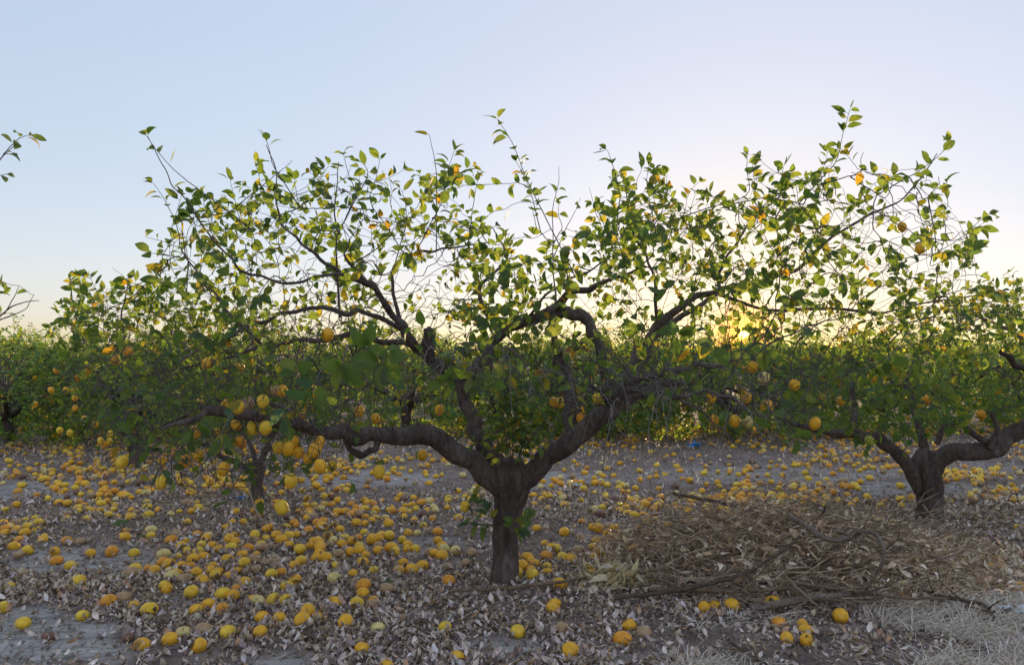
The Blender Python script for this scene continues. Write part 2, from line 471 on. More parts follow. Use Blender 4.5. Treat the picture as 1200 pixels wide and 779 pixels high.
# ------------------------------------------------------------------ lemons
FRUIT_COL = {'yellow': (.9, .58, .05), 'golden': (.9, .47, .03), 'orange': (.84, .36, .035), 'pale': (.76, .6, .24), 'tan': (.46, .30, .17), 'brown': (.22, .12, .085), 'green': (.14, .19, .04), 'lime': (.42, .42, .06)}
def lemon_mesh(mb, col, seg=14, rings=9, squash=0.0, spot=0, seed=0, M=None, size=.031):
    r = np.random.default_rng(seed + 500)
    th = np.linspace(0, math.pi, rings + 1)
    ph = np.arange(seg) * 2 * math.pi / seg
    rad = np.sin(th)
    x = -np.cos(th) * 1.18
    nip = np.exp(-((th - math.pi) / .30) ** 2) * .13 - np.exp(-(th / .25) ** 2) * .02
    x = x + nip
    T, Ph = np.meshgrid(th, ph, indexing='ij')
    R = np.repeat(rad[:, None], seg, 1) * (1 + .05 * (vnoise(np.cos(Ph) * 1.2 + 9 + seed, np.sin(Ph) * 1.2 + T * 1.2 + 9, seed) - .5) * (2 + 6 * squash))
    v = np.stack([np.repeat(x[:, None], seg, 1), R * np.cos(Ph), R * np.sin(Ph) * (1 - squash)], -1).reshape(-1, 3) * size
    c = np.repeat(np.array([col]), len(v), 0) * (1 + .1 * (r.random((len(v), 1)) - .5))
    u = v / np.linalg.norm(v, axis=1, keepdims=True)
    for k in range(spot):
        d = r.normal(size=3); d[2] = abs(d[2]) * .7 + .2; d[1] = -abs(d[1]); d /= np.linalg.norm(d)
        a = np.clip((u @ d - (.8 - .1 * k)) / .1, 0, 1)[:, None] * .85
        c = c * (1 - a) + np.array([.14, .06, .03]) * a
    tipf = np.clip((np.abs(u[:, 0]) - .93) / .07, 0, 1)[:, None] * .5
    c = c * (1 - tipf) + np.array([.22, .13, .04]) * tipf
    if M is not None: v = v @ M[:3, :3].T + M[:3, 3]
    i0 = np.arange(rings)[:, None] * seg; j0 = np.arange(seg)[None]; j1 = (j0 + 1) % seg
    q = np.stack([i0 + j0, i0 + j1, i0 + seg + j1, i0 + seg + j0], -1).reshape(-1, 4)
    mb.add(v, q, None, c)
FRUIT = {}
FDESC = {}
def fruit(kind, i=0):
    k = (kind, i)
    if k not in FRUIT:
        base = kind.split('_')[0]
        mb = MB()
        lemon_mesh(mb, FRUIT_COL[base], 14, 9, .3 if 'flat' in kind else (.14 if base in ('tan', 'brown') else .03), 2 if 'spot' in kind else 0, hash_(kind) + i)
        FRUIT[k] = mb.mesh('lemon_' + kind, M_FRUIT)
    return FRUIT[k]
def hash_(s): return sum((i + 1) * ord(c) for i, c in enumerate(s)) % 997

# ------------------------------------------------------------------ growing trees
def seedline(pts, rad, step):
    p, r = catmull(pts, rad, 6)
    s = np.r_[0, np.cumsum(np.linalg.norm(np.diff(p, axis=0), axis=1))]
    n = max(2, int(s[-1] / step))
    q = np.linspace(0, s[-1], n)
    return np.stack([np.interp(q, s, p[:, k]) for k in range(3)], 1), np.interp(q, s, r)
def grow(pos, rad, attr_, step=.055, di=.9, dk=.085, iters=70, trop=(0, 0, .12), jit=.28, keep=.55, r=rng):
    """space colonisation from fixed skeleton points: returns node positions, parents (-1 on the skeleton), directions"""
    pos = [np.array(x) for x in pos]
    n0 = len(pos)
    par = [-1] * n0
    dirs = [np.zeros(3) for _ in pos]
    nch = [0] * n0
    A = np.array(attr_)
    P0 = np.array(pos)
    d = np.linalg.norm(A[:, None] - P0[None], axis=2)
    ni, nd_ = d.argmin(1), d.min(1)
    alive = nd_ > dk
    trop = np.array(trop)
    for it in range(iters):
        m = np.where(alive & (nd_ < di))[0]
        if not len(m): break
        acc = {}
        for k in m:
            v = A[k] - pos[ni[k]]
            l = math.sqrt(v.dot(v)) + 1e-9
            acc.setdefault(int(ni[k]), []).append(v / l)
        new = []
        for i, vs in acc.items():
            lim = 2 if i < n0 else 3
            if nch[i] >= lim:
                continue
            v = np.sum(vs, 0); l = np.linalg.norm(v)
            if l < 1e-3: v = vs[0]; l = 1
            v = v / l + keep * dirs[i] + trop + r.normal(size=3) * jit
            v /= np.linalg.norm(v)
            pos.append(pos[i] + v * step); par.append(i); dirs.append(v); nch.append(0); nch[i] += 1
            new.append(len(pos) - 1)
        if not new: break
        NP = np.array([pos[k] for k in new])
        d = np.linalg.norm(A[:, None] - NP[None], axis=2)
        j = d.argmin(1); dm = d[np.arange(len(A)), j]
        b = dm < nd_
        nd_[b] = dm[b]; ni[b] = np.array(new)[j[b]]
        alive &= nd_ > dk
        # attractors stuck on a node with no free child slot move on
        for k in np.where(alive)[0]:
            if nch[ni[k]] >= (2 if ni[k] < n0 else 3) and r.random() < .35: alive[k] = False
    return np.array(pos), np.array(par), np.array(dirs), n0
def chains(pos, par, n0, rad0, tip=.0013, ex=.42):
    n = len(pos)
    tips = np.zeros(n); kids = [[] for _ in range(n)]
    for i in range(n0, n): kids[par[i]].append(i)
    for i in range(n - 1, n0 - 1, -1):
        if not kids[i]: tips[i] = 1
        else: tips[i] = sum(tips[k] for k in kids[i])
    rad = np.r_[rad0, tip * np.maximum(tips[n0:], 1) ** ex]
    out, used = [], np.zeros(n, bool)
    order = sorted((i for i in range(n0, n)), key=lambda i: -tips[i])
    for i in range(n0, n):
        p = par[i]
        main = p >= n0 and max(kids[p], key=lambda k: tips[k]) == i
        if main: continue
        c = [p, i]
        while kids[c[-1]]: c.append(max(kids[c[-1]], key=lambda k: tips[k]))
        rr = rad[c].copy(); rr[0] = min(rr[0], rr[1] * 1.15)
        out.append((c, rr))
    return out, rad, kids

LEAFC = np.array([(.098, .156, .054), (.12, .184, .056), (.1, .146, .07), (.15, .21, .062), (.19, .228, .064), (.26, .235, .05), (.35, .22, .04), (.08, .142, .085)])
LEAFP = np.array([.22, .22, .16, .15, .12, .065, .018, .045])
def leafcols(n, r=rng, dark=1.0):
    c = LEAFC[r.choice(len(LEAFC), n, p=LEAFP / LEAFP.sum())]
    return c * (1 + .25 * (r.random((n, 1)) - .5)) * dark
LEAF_MESH = {}
def leaf_mesh(s, c):
    if (s, c) not in LEAF_MESH:
        mb = MB(); sv, sq = GREEN_SHAPES[s]
        col = np.repeat(LEAFC[c][None], len(sv), 0)
        mb.add(sv, sq, None, col)
        LEAF_MESH[(s, c)] = mb.mesh('leaf', M_LEAF)
    return LEAF_MESH[(s, c)]
def perp(d, r):
    x = np.cross(d, r.normal(size=3)); l = np.linalg.norm(x)
    return x / l if l > 1e-6 else np.array([1., 0, 0])

class Tree:
    def __init__(s, name, base, label, group=None):
        s.base = np.array(base, float)
        s.root = empty(name, tuple(base), label, 'tree', group)
        s.seed, s.srad = [], []
        s.L = []                        # leaves: origin, axis, normal, length
        s.tw = MB(); s.k = 0
        s.limbs = []
        s.pos = s.dirs = None
    def part(s, name, mb, mat, smooth=True):
        return link(name, mb.mesh(name, mat, smooth, s.base), s.root)
    def limb(s, pts, rad, name='limb', sides=10, lump=.12, flute=0, step=.055, seed_on=True, k=6, col=(1, 1, 1)):
        mb = MB(); p, r = catmull(pts, rad, k)
        s.k += 1
        tube(mb, p, r, sides, col, lump, s.k, True, flute)
        if name == 'trunk' and sides > 18:      # hollow old wound running down the front of the trunk, with a rolled lip
            v = mb.v[0]; c = p[np.abs(v[:, None, 2] - p[None, :, 2]).argmin(1)]
            ang = np.arctan2(v[:, 0] - c[:, 0], c[:, 1] - v[:, 1])
            hh = v[:, 2] - s.base[2]
            g0 = -.12 + .25 * np.sin(hh * 6)
            wz = np.clip((hh - .08) / .12, 0, 1) * np.clip((.62 - hh) / .15, 0, 1)
            dep = -.34 * np.exp(-((ang - g0) / .2) ** 2) + .16 * np.exp(-((ang - g0 + .42) / .2) ** 2) + .12 * np.exp(-((ang - g0 - .45) / .22) ** 2)
            dep = dep + .1 * np.sin(ang * 9 + 2 * np.sin(hh * 9)) * (.4 + .6 * wz)
            mb.v[0] = (c + (v - c) * (1 + (dep * wz)[:, None] * np.array([1, 1, 0]) + (.05 * np.sin(ang * 9 + hh * 3))[:, None] * np.array([1, 1, 0]))).astype(np.float32)
        o = s.part(name, mb, M_BARK)
        s.limbs.append((p, r))
        if seed_on:
            q, rr = seedline(pts, rad, step); s.seed += list(q); s.srad += list(rr)
        return o
    def leaf(s, o, d, r, size, droop=.12, spread=.85, face=1.0):
        p = perp(d, r)
        a = d * (.35 + .4 * r.random()) + p * spread + np.array([0, 0, -droop + .1 * r.normal()])
        n = d * face + r.normal(size=3) * .45 + np.array([0, 0, .35])
        s.L.append((o, a, n, size))
    def shoot(s, pts, r, leafy=.8, size=.07, r0=.0026, r1=.0010, gap=.022, start=.0, k=5):
        p, rr = catmull(pts, np.linspace(r0, r1, len(pts)), k)
        p = p + r.normal(size=p.shape) * .0008
        tube(s.tw, p, rr, 5)
        d = np.gradient(p, axis=0); d /= np.linalg.norm(d, axis=1, keepdims=True) + 1e-9
        sl = np.r_[0, np.cumsum(np.linalg.norm(np.diff(p, axis=0), axis=1))]
        for q in np.arange(sl[-1] * start, sl[-1], gap):
            if r.random() < leafy:
                i = min(np.searchsorted(sl, q), len(p) - 1)
                s.leaf(p[i], d[i], r, size * (.75 + .5 * r.random()))
        if leafy > .3:
            for _ in range(2): s.leaf(p[-1], d[-1], r, size * (.6 + .4 * r.random()), spread=.35)
    def fill(s, attr_, r, prob, step=.055, nbranch=100, rcut=.0036, size=.072, term=.75, tlen=(.05, .18), trop=(0, 0, .1), dk=.085, di=.9, jit=.28, tip=.0013):
        """grow branches and twigs to the attractors; prob(pixels, positions) says how leafy a place is"""
        pos, par, dirs, n0 = grow(s.seed, s.srad, attr_, step, di, dk, trop=trop, jit=jit, r=r)
        ch, rad, kids = chains(pos, par, n0, np.array(s.srad), tip)
        s.pos, s.dirs = pos, dirs
        ch.sort(key=lambda c: -c[1][1] * math.sqrt(len(c[0])))
        nb = 0
        for c, rr in ch:
            p = pos[c]
            if len(c) > 2:
                p = p.copy(); p[1:-1] += r.normal(size=(len(c) - 2, 3)) * step * .1
            if rr[1] > rcut and nb < nbranch and len(c) > 4:
                mb = MB(); p2, r2 = catmull(p, rr, 3)
                tube(mb, p2, r2, 6, (1, 1, 1), .15, nb)
                s.part('branch', mb, M_TWIG); nb += 1
            else:
                p2, r2 = catmull(p, rr, 2) if len(c) > 2 else (p, rr)
                tube(s.tw, p2, r2, 4, (1, 1, 1), 0, 0, False)
        pr = prob(pix(pos), pos)
        for i in range(n0, len(pos)):
            if rad[i] < .0042 and r.random() < pr[i] * .95:
                s.leaf(pos[i], dirs[i], r, size * (.65 + .6 * r.random()))
            if not kids[i]:
                if r.random() < term * (.25 + .75 * pr[i]):
                    L = r.uniform(*tlen); d = dirs[i] + np.array([0, 0, .45]) + r.normal(size=3) * .3
                    d /= np.linalg.norm(d)
                    s.shoot([pos[i], pos[i] + d * L * .5, pos[i] + d * L + r.normal(size=3) * L * .12], r, pr[i] * .85, size, .0014, .0009, .02, .2, 3)
                elif r.random() < .5:
                    d = dirs[i] + r.normal(size=3) * .4
                    d /= np.linalg.norm(d)
                    tube(s.tw, [pos[i], pos[i] + d * r.uniform(.03, .14)], [.0012, .0006], 4, (1, 1, 1), 0, 0, False)
    def nearest(s, p):
        al = s.pos if s.pos is not None else np.array(s.seed)
        return al[np.linalg.norm(al - p, axis=1).argmin()]
    def hang(s, p, kind, r, size=.031, i=0):
        o = link('lemon', fruit(kind, i), s.root)
        k = size / .031 * (.92 + .16 * r.random())
        o.location = tuple(np.array(p) - s.base)
        # hangs by the stalk end, nipple down, a little tilted
        o.rotation_euler = (r.uniform(-.3, .3), math.pi / 2 + r.uniform(-.5, .5), r.uniform(0, 6.28))
        o.scale = (k, k, k)
        top = np.array(p) + np.array([0, 0, .03 * k])
        b = s.nearest(top + np.array([0, 0, .05]))
        if np.linalg.norm(b - top) > .5: b = top + np.array([.02, .03, .16])
        mid = (b + top) / 2 + np.array([0, 0, .02 + .12 * np.linalg.norm((b - top)[:2])])
        p2, r2 = catmull([b, mid, top], [.0022, .0018, .0015], 4)
        tube(s.tw, p2, r2, 4, (1, 1, 1), 0, 0, False)
        for _ in range(int(r.integers(0, 3))):
            s.leaf(top + r.normal(size=3) * .008, np.array([r.normal() * .5, -.3, .5]), r, .07 * r.uniform(.8, 1.15), droop=.5)
    def finish(s, nparts, r, size_min=0.0, dark=1.0, shapes=GREEN_SHAPES):
        s.part_tw = tag(link('twigs', s.tw.mesh('twigs', M_TWIG, True, s.base), s.root), kind='stuff')
        if not s.L: return
        o = np.array([l[0] for l in s.L]); a = np.array([l[1] for l in s.L]); n = np.array([l[2] for l in s.L]); sz = np.array([l[3] for l in s.L])
        q = pix(o)
        vis = (q[:, 0] > -20) & (q[:, 0] < 1220) & (q[:, 1] > -20) & (q[:, 1] < 800) & (o[:, 1] > .5)
        key = np.where(vis, sz / np.maximum(o[:, 1], .5), 0)
        order = np.argsort(-key)
        own = [i for i in order[:nparts] if vis[i]]
        rest = np.ones(len(o), bool); rest[own] = False
        for i in own:
            ob = link('leaf', leaf_mesh(int(r.integers(0, 8)), int(r.choice([0, 1, 2, 3, 4, 5, 6, 7], p=[.24, .25, .18, .14, .08, .04, .01, .06]))), s.root)
            A = a[i] / np.linalg.norm(a[i]); N = n[i] - A * A.dot(n[i]); N /= np.linalg.norm(N); B = np.cross(N, A)
            mw = Matrix(((A[0], B[0], N[0]), (A[1], B[1], N[1]), (A[2], B[2], N[2])))
            ob.rotation_euler = mw.to_euler()
            ob.location = tuple(o[i] - s.base); ob.scale = (sz[i],) * 3
        if rest.any():
            mb = MB()
            place_leaves(mb, shapes, o[rest], a[rest], n[rest], sz[rest], leafcols(int(rest.sum()), r, dark), r)
            tag(link('foliage', mb.mesh('foliage', M_LEAF, True, s.base), s.root), kind='stuff')

def inside(poly, x, y):
    n = len(poly); c = np.zeros(len(x), bool); j = n - 1
    for i in range(n):
        xi, yi = poly[i]; xj, yj = poly[j]
        if yi != yj:
            m = ((yi > y) != (yj > y)) & (x < (xj - xi) * (y - yi) / (yj - yi) + xi)
            c ^= m
        j = i
    return c
def attractors(poly, n, y0, y1, r, dens=None, zmin=.12):
    xs = [p[0] for p in poly]; ys = [p[1] for p in poly]
    out = []
    while len(out) < n:
        x, y = r.uniform(min(xs), max(xs), 4 * n), r.uniform(min(ys), max(ys), 4 * n)
        m = inside(poly, x, y)
        if dens is not None: m &= r.random(len(x)) < dens(x, y)
        for a, b in zip(x[m], y[m]):
            Y = r.triangular(y0, (y0 + y1) / 2, y1)
            p = P(a, b, Y)
            if p[2] > zmin: out.append(p)
            if len(out) >= n: break
    return out

# ------------------------------------------------------------------ the middle tree, traced limb by limb
R1 = np.random.default_rng(101)
Y0 = 3.78
base1 = G(590, 682)
T = Tree('lemon_tree', base1, 'large gnarled lemon tree with a forked dark trunk in the middle of the orchard')
def kink(p, r, rg, k=2):
    p, r = np.asarray(p, float), np.asarray(r, float)
    o, q = [p[0]], [r[0]]
    for i in range(len(p) - 1):
        for j in range(1, k + 1):
            t = j / k
            c, w = p[i] * (1 - t) + p[i + 1] * t, r[i] * (1 - t) + r[i + 1] * t
            if i > 0 and i < len(p) - 2:
                c = c + rg.normal(size=3) * (.0035 + min(.3 * w, .0048)); w = w * (rg.uniform(.86, 1.16) if w < .03 else rg.uniform(.96, 1.05))
            o.append(c); q.append(w)
    return o, q
def tr(seq, Yb=Y0):
    pts = [P(a, b, Yb + c) for a, b, c, w in seq]
    rad = [w / 2 * (Yb + c) / FPX for a, b, c, w in seq]
    return pts, rad
LIMBS = [
    ('trunk', [(590, 692, 0, 44), (590, 676, 0, 36.5), (591, 650, 0, 33.5), (592, 620, 0, 33), (595, 592, 0, 37), (598, 570, 0, 50), (598, 552, 0, 52), (598, 540, 0, 34)], 44, .10, .05),
    ('limb', [(594, 580, 0, 26), (580, 564, -.02, 34), (555, 543, -.05, 31), (530, 525, -.1, 30), (505, 511, -.15, 31), (480, 507, -.22, 27), (450, 512, -.3, 23), (420, 511, -.36, 21), (385, 507, -.42, 19), (345, 499, -.5, 17), (300, 488, -.6, 15), (255, 482, -.7, 13), (222, 490, -.78, 10), (192, 502, -.84, 6)], 16, .12, 0),
    ('limb', [(600, 580, .02, 24), (589, 556, .02, 32), (572, 530, .06, 27), (558, 505, .1, 24), (549, 480, .14, 20), (544, 458, .16, 20), (536, 441, .15, 20), (520, 430, .1, 18), (504, 421, .05, 16), (490, 408, 0, 14), (478, 392, -.05, 13), (463, 370, -.1, 11), (447, 345, -.15, 10), (430, 328, -.2, 9), (410, 312, -.25, 7), (403, 298, -.28, 5)], 14, .12, 0),
    ('limb', [(600, 582, -.02, 26), (612, 562, -.02, 34), (632, 545, -.05, 30), (655, 527, -.08, 29), (680, 508, -.1, 29), (702, 488, -.12, 28), (722, 472, -.12, 24), (748, 460, -.1, 19), (775, 453, -.06, 14), (802, 448, 0, 9)], 16, .12, 0),
    ('limb', [(668, 520, -.05, 20), (671, 500, 0, 22), (670, 478, .05, 22), (668, 457, .1, 21), (661, 437, .14, 19), (655, 420, .18, 16), (651, 402, .22, 12), (646, 380, .26, 8), (652, 350, .3, 5), (648, 320, .3, 3)], 12, .12, 0),
    ('limb', [(718, 480, -.1, 16), (716, 455, -.08, 16), (711, 430, -.04, 15), (705, 405, 0, 15), (696, 388, .04, 16), (682, 374, .08, 16), (662, 366, .12, 15), (640, 370, .16, 13), (615, 381, .2, 10)], 12, .14, 0),
    ('limb', [(540, 446, .16, 15), (556, 432, .2, 16), (568, 420, .22, 17), (576, 404, .24, 16), (588, 392, .24, 15), (608, 382, .22, 14), (632, 370, .15, 14), (652, 358, .1, 13), (668, 346, .06, 12), (688, 338, .0, 10), (712, 328, -.06, 7), (742, 318, -.12, 5), (762, 300, -.15, 3), (770, 280, -.15, 1.5)], 12, .14, 0),
    ('limb', [(706, 492, -.1, 14), (722, 462, .1, 14), (738, 432, .25, 14), (748, 410, .35, 13), (762, 390, .42, 12), (782, 372, .5, 12), (802, 358, .55, 11), (822, 345, .6, 10), (848, 340, .65, 8), (885, 330, .7, 8), (920, 322, .72, 7), (945, 308, .75, 7), (965, 288, .78, 6.5), (990, 268, .8, 6), (1020, 252, .8, 5), (1055, 235, .8, 4), (1082, 206, .8, 3), (1098, 180, .8, 2.2)], 10, .12, 0),
    ('limb', [(716, 480, 0, 12), (735, 450, .5, 13), (752, 425, .8, 12), (768, 398, 1.0, 11), (790, 376, 1.1, 10), (818, 362, 1.15, 9), (843, 340, 1.2, 8), (845, 312, 1.2, 7), (858, 288, 1.2, 6), (878, 262, 1.2, 5), (905, 238, 1.2, 4), (930, 215, 1.2, 3)], 10, .12, 0),
    ('limb', [(843, 345, .66, 8), (868, 354, .75, 7), (900, 362, .85, 7), (940, 364, .95, 6.5), (985, 362, 1.05, 6), (1030, 366, 1.1, 5), (1080, 356, 1.1, 4), (1130, 348, 1.1, 3), (1175, 342, 1.1, 2)], 8, .12, 0),
    ('limb', [(716, 478, -.14, 13), (735, 450, -.2, 13), (752, 439, -.24, 12), (780, 435, -.26, 11), (806, 429, -.28, 10), (832, 428, -.3, 9), (862, 423, -.3, 6), (890, 415, -.3, 4)], 10, .16, 0),
    ('limb', [(712, 470, -.16, 12), (738, 456, -.35, 11), (760, 456, -.45, 11), (785, 462, -.52, 10), (806, 461, -.58, 9), (828, 457, -.62, 8), (846, 463, -.68, 7), (866, 474, -.74, 6), (890, 484, -.8, 4.5), (915, 496, -.85, 3)], 8, .12, 0),
    ('limb', [(785, 462, -.52, 7), (806, 473, -.6, 6), (828, 487, -.7, 5), (848, 505, -.8, 3.5), (862, 522, -.85, 2)], 7, .1, 0),
    ('limb', [(470, 385, -.08, 9), (445, 372, -.16, 9), (420, 366, -.22, 9), (390, 362, -.28, 8.5), (358, 361, -.34, 8), (330, 368, -.4, 7.5), (298, 378, -.46, 7), (268, 392, -.5, 6), (238, 408, -.55, 5), (208, 424, -.6, 4)], 8, .12, 0),
    ('limb', [(440, 338, -.18, 8), (412, 326, -.2, 8), (388, 312, -.22, 7.5), (366, 296, -.24, 7), (347, 278, -.26, 6), (332, 262, -.28, 5), (325, 240, -.3, 4), (323, 215, -.3, 3.2), (320, 190, -.3, 2.5), (312, 170, -.3, 1.8)], 8, .1, 0),
    ('limb', [(440, 336, -.18, 7), (405, 322, -.25, 7), (370, 326, -.3, 7), (335, 332, -.35, 6.5), (305, 325, -.4, 6), (280, 314, -.44, 5.5), (262, 295, -.47, 5), (243, 272, -.5, 4.5), (222, 244, -.52, 3.6), (203, 215, -.54, 3), (188, 188, -.55, 2.4), (173, 160, -.55, 1.6)], 8, .1, 0),
    ('limb', [(305, 402, -.5, 7), (285, 382, -.5, 6), (262, 358, -.5, 5.5), (240, 334, -.5, 5), (228, 318, -.5, 3.6), (214, 290, -.5, 2.8), (206, 262, -.5, 2)], 7, .1, 0),
    ('limb', [(470, 380, -.05, 8), (461, 345, .0, 7), (462, 318, .05, 6.5), (472, 302, .1, 6), (492, 296, .15, 5.5), (520, 292, .2, 5), (548, 288, .25, 4), (572, 284, .3, 3)], 8, .1, 0),
    ('limb', [(398, 372, -.2, 6), (396, 330, -.15, 5.5), (396, 290, -.1, 4.5), (394, 250, -.1, 3.5), (394, 215, -.1, 2.6), (397, 190, -.1, 1.8)], 7, .1, 0),
    ('limb', [(500, 415, .0, 11), (478, 402, .2, 11), (448, 398, .35, 10), (415, 392, .45, 10), (375, 398, .55, 9), (335, 402, .65, 8), (300, 408, .72, 7), (265, 420, .8, 6), (225, 430, .85, 5), (185, 436, .9, 4)], 8, .12, 0),
    ('limb', [(360, 500, -.5, 11), (335, 478, -.3, 10), (300, 470, -.15, 9), (268, 470, 0, 8), (238, 478, .1, 7), (205, 490, .2, 6), (178, 505, .25, 4)], 8, .12, 0),
    ('limb', [(592, 392, .24, 9), (572, 370, .3, 9), (560, 345, .34, 8), (572, 325, .36, 7), (594, 308, .36, 6), (590, 290, .36, 4), (578, 268, .36, 2.5)], 8, .12, 0),
    ('limb', [(610, 384, .2, 7), (640, 345, .1, 6), (662, 330, .0, 5.5), (690, 320, -.1, 5), (712, 300, -.15, 3.5), (722, 275, -.18, 2)], 8, .12, 0),
    ('limb', [(770, 380, .45, 8), (768, 350, .45, 7), (765, 322, .45, 6), (755, 295, .45, 5), (740, 268, .45, 4), (736, 235, .45, 3), (730, 205, .45, 2)], 8, .12, 0),
    ('limb', [(445, 512, -.3, 11), (440, 526, -.32, 10), (425, 534, -.34, 10), (412, 527, -.36, 10), (404, 514, -.37, 11)], 8, .1, 0),
    ('limb', [(504, 418, .04, 16), (501, 404, .0, 18), (502, 392, -.03, 18), (503, 386, -.03, 15)], 10, .1, 0),
]
for nm, seq, sides, lump, flute in LIMBS:
    p_, r_ = tr([(a, b, c, (w * .84 if nm == 'trunk' else w * .8) if w > 13 else w * (.48 + .34 * max(0, (w - 5)) / 8)) for i_, (a, b, c, w) in enumerate(seq)])
    if nm != 'trunk': p_, r_ = kink(p_, r_, R1); lump *= 1.5 if max(r_) < .035 else .9
    tip_only = nm == 'trunk'
    T.limb(p_, r_, nm, sides + 2, lump, flute, seed_on=not tip_only, k=10 if tip_only else 4)
# shoots that stand out against the sky: tip, foot, leafiness
SHOOTS = [((583, 140), (645, 300), .55, .45), ((655, 195), (640, 290), .05, 0), ((622, 240), (628, 295), .05, 0), ((680, 232), (652, 292), .1, 0), ((655, 240), (648, 300), .5, .3), ((712, 176), (742, 262), .5, .15),
          ((760, 195), (770, 290), .35, 0), ((782, 205), (768, 285), .45, .4), ((815, 228), (812, 300), .5, .7), ((876, 182), (888, 262), .6, .25), ((918, 196), (925, 270), .75, .3), ((948, 210), (960, 270), .4, .2),
          ((996, 128), (980, 262), .75, .4), ((1012, 178), (1000, 235), .12, .9), ((1046, 208), (1030, 262), .75, .3), ((1112, 168), (1060, 240), .7, .35), ((1108, 215), (1060, 262), .7, .3), ((1152, 262), (1070, 310), .65, .5),
          ((1140, 292), (1050, 330), .6, .5), ((1150, 338), (1060, 352), .35, .4), ((502, 156), (520, 255), .15, 0), ((532, 178), (514, 290), .8, .2), ((492, 205), (500, 290), .8, .3), ((560, 208), (552, 282), .35, .2),
          ((445, 188), (438, 280), .65, .3), ((424, 190), (430, 270), .7, .4), ((403, 182), (408, 270), .7, .3), ((366, 196), (362, 285), .9, .2), ((345, 210), (348, 280), .8, .3), ((270, 212), (282, 300), .95, .15),
          ((290, 230), (300, 310), .95, .1), ((172, 160), (215, 236), .5, .1), ((232, 218), (212, 232), .05, 0), ((310, 160), (320, 215), .55, .1), ((343, 188), (322, 225), .2, .2), ((180, 215), (212, 300), .5, .2),
          ((172, 278), (235, 312), .08, 0), ((170, 296), (245, 322), .05, 0), ((238, 230), (250, 300), .5, .6), ((470, 222), (472, 300), .7, .2), ((720, 250), (712, 330), .6, .3), ((838, 258), (838, 330), .5, .3),
          ((695, 240), (720, 310), .6, .2), ((1180, 345), (1085, 368), .3, .5), ((605, 190), (622, 262), .75, .3)]
for (tx, ty), (bx, by), lf, st in SHOOTS:
    Yb = Y0 + R1.uniform(-.25, .5)
    b_ = P(bx, by, Yb); b_ = np.array(T.seed)[np.linalg.norm(np.array(T.seed) - b_, axis=1).argmin()]
    e_ = P(tx, ty, (Yb + b_[1]) / 2)
    m_ = P((tx + bx) / 2, (ty + by) / 2, (e_[1] + b_[1]) / 2) + R1.normal(size=3) * .02
    m_[0] += .15 * (b_[0] - e_[0]) * .5
    T.shoot([b_, b_ * .4 + m_ * .6, m_, m_ * .4 + e_ * .6 + R1.normal(size=3) * .008, e_], R1, lf, .08, .0032, .0011, .024, st)
    q_, rq = seedline([b_, m_, e_], [.003, .002, .001], .06)
    T.seed += list(q_[:int(len(q_) * .6)]); T.srad += list(rq[:int(len(q_) * .6)])
SIL = [(75, 345), (150, 335), (205, 305), (196, 250), (232, 240), (262, 222), (300, 232), (340, 215), (400, 205), (450, 205), (480, 232), (505, 200), (545, 205), (560, 262), (600, 295), (650, 290), (700, 262), (725, 215),
       (785, 220), (830, 245), (880, 205), (935, 205), (985, 200), (1050, 200), (1100, 200), (1120, 245), (1150, 275), (1140, 320), (1180, 345), (1185, 400), (1080, 420), (1000, 450), (940, 470), (860, 480), (770, 440), (700, 420),
       (600, 430), (560, 430), (500, 440), (430, 470), (400, 540), (330, 560), (250, 560), (190, 545), (130, 505), (100, 440), (80, 400)]
def dens1(x, y):
    d = .55 + .45 * ((y > 260) & (y < 460))
    return d * np.where((x > 540) & (x < 690) & (y < 330), .45, 1)
A1 = attractors(SIL, 3900, 2.75, 5.0, R1, dens1)
def prob1(q, p):
    x, y = q[:, 0], q[:, 1]
    f = np.interp(y, [150, 300, 360, 410, 450, 520], [.95, .92, .86, .76, .6, .45])
    nz = fbm(p[:, 0] + 10, p[:, 2] + p[:, 1] * .6 + 10, 2.6, 41, 2)
    f = f * np.clip(.3 + 3.2 * (nz - .36), .06, 1.4)
    f = f * np.where((x > 620) & (x < 800) & (y > 330), .6, 1) * np.where((x > 820) & (y < 330), .72, 1)
    return np.clip(f, 0, 1)
T.fill(A1, R1, prob1, nbranch=170, size=.069, step=.05, dk=.07, jit=.2)
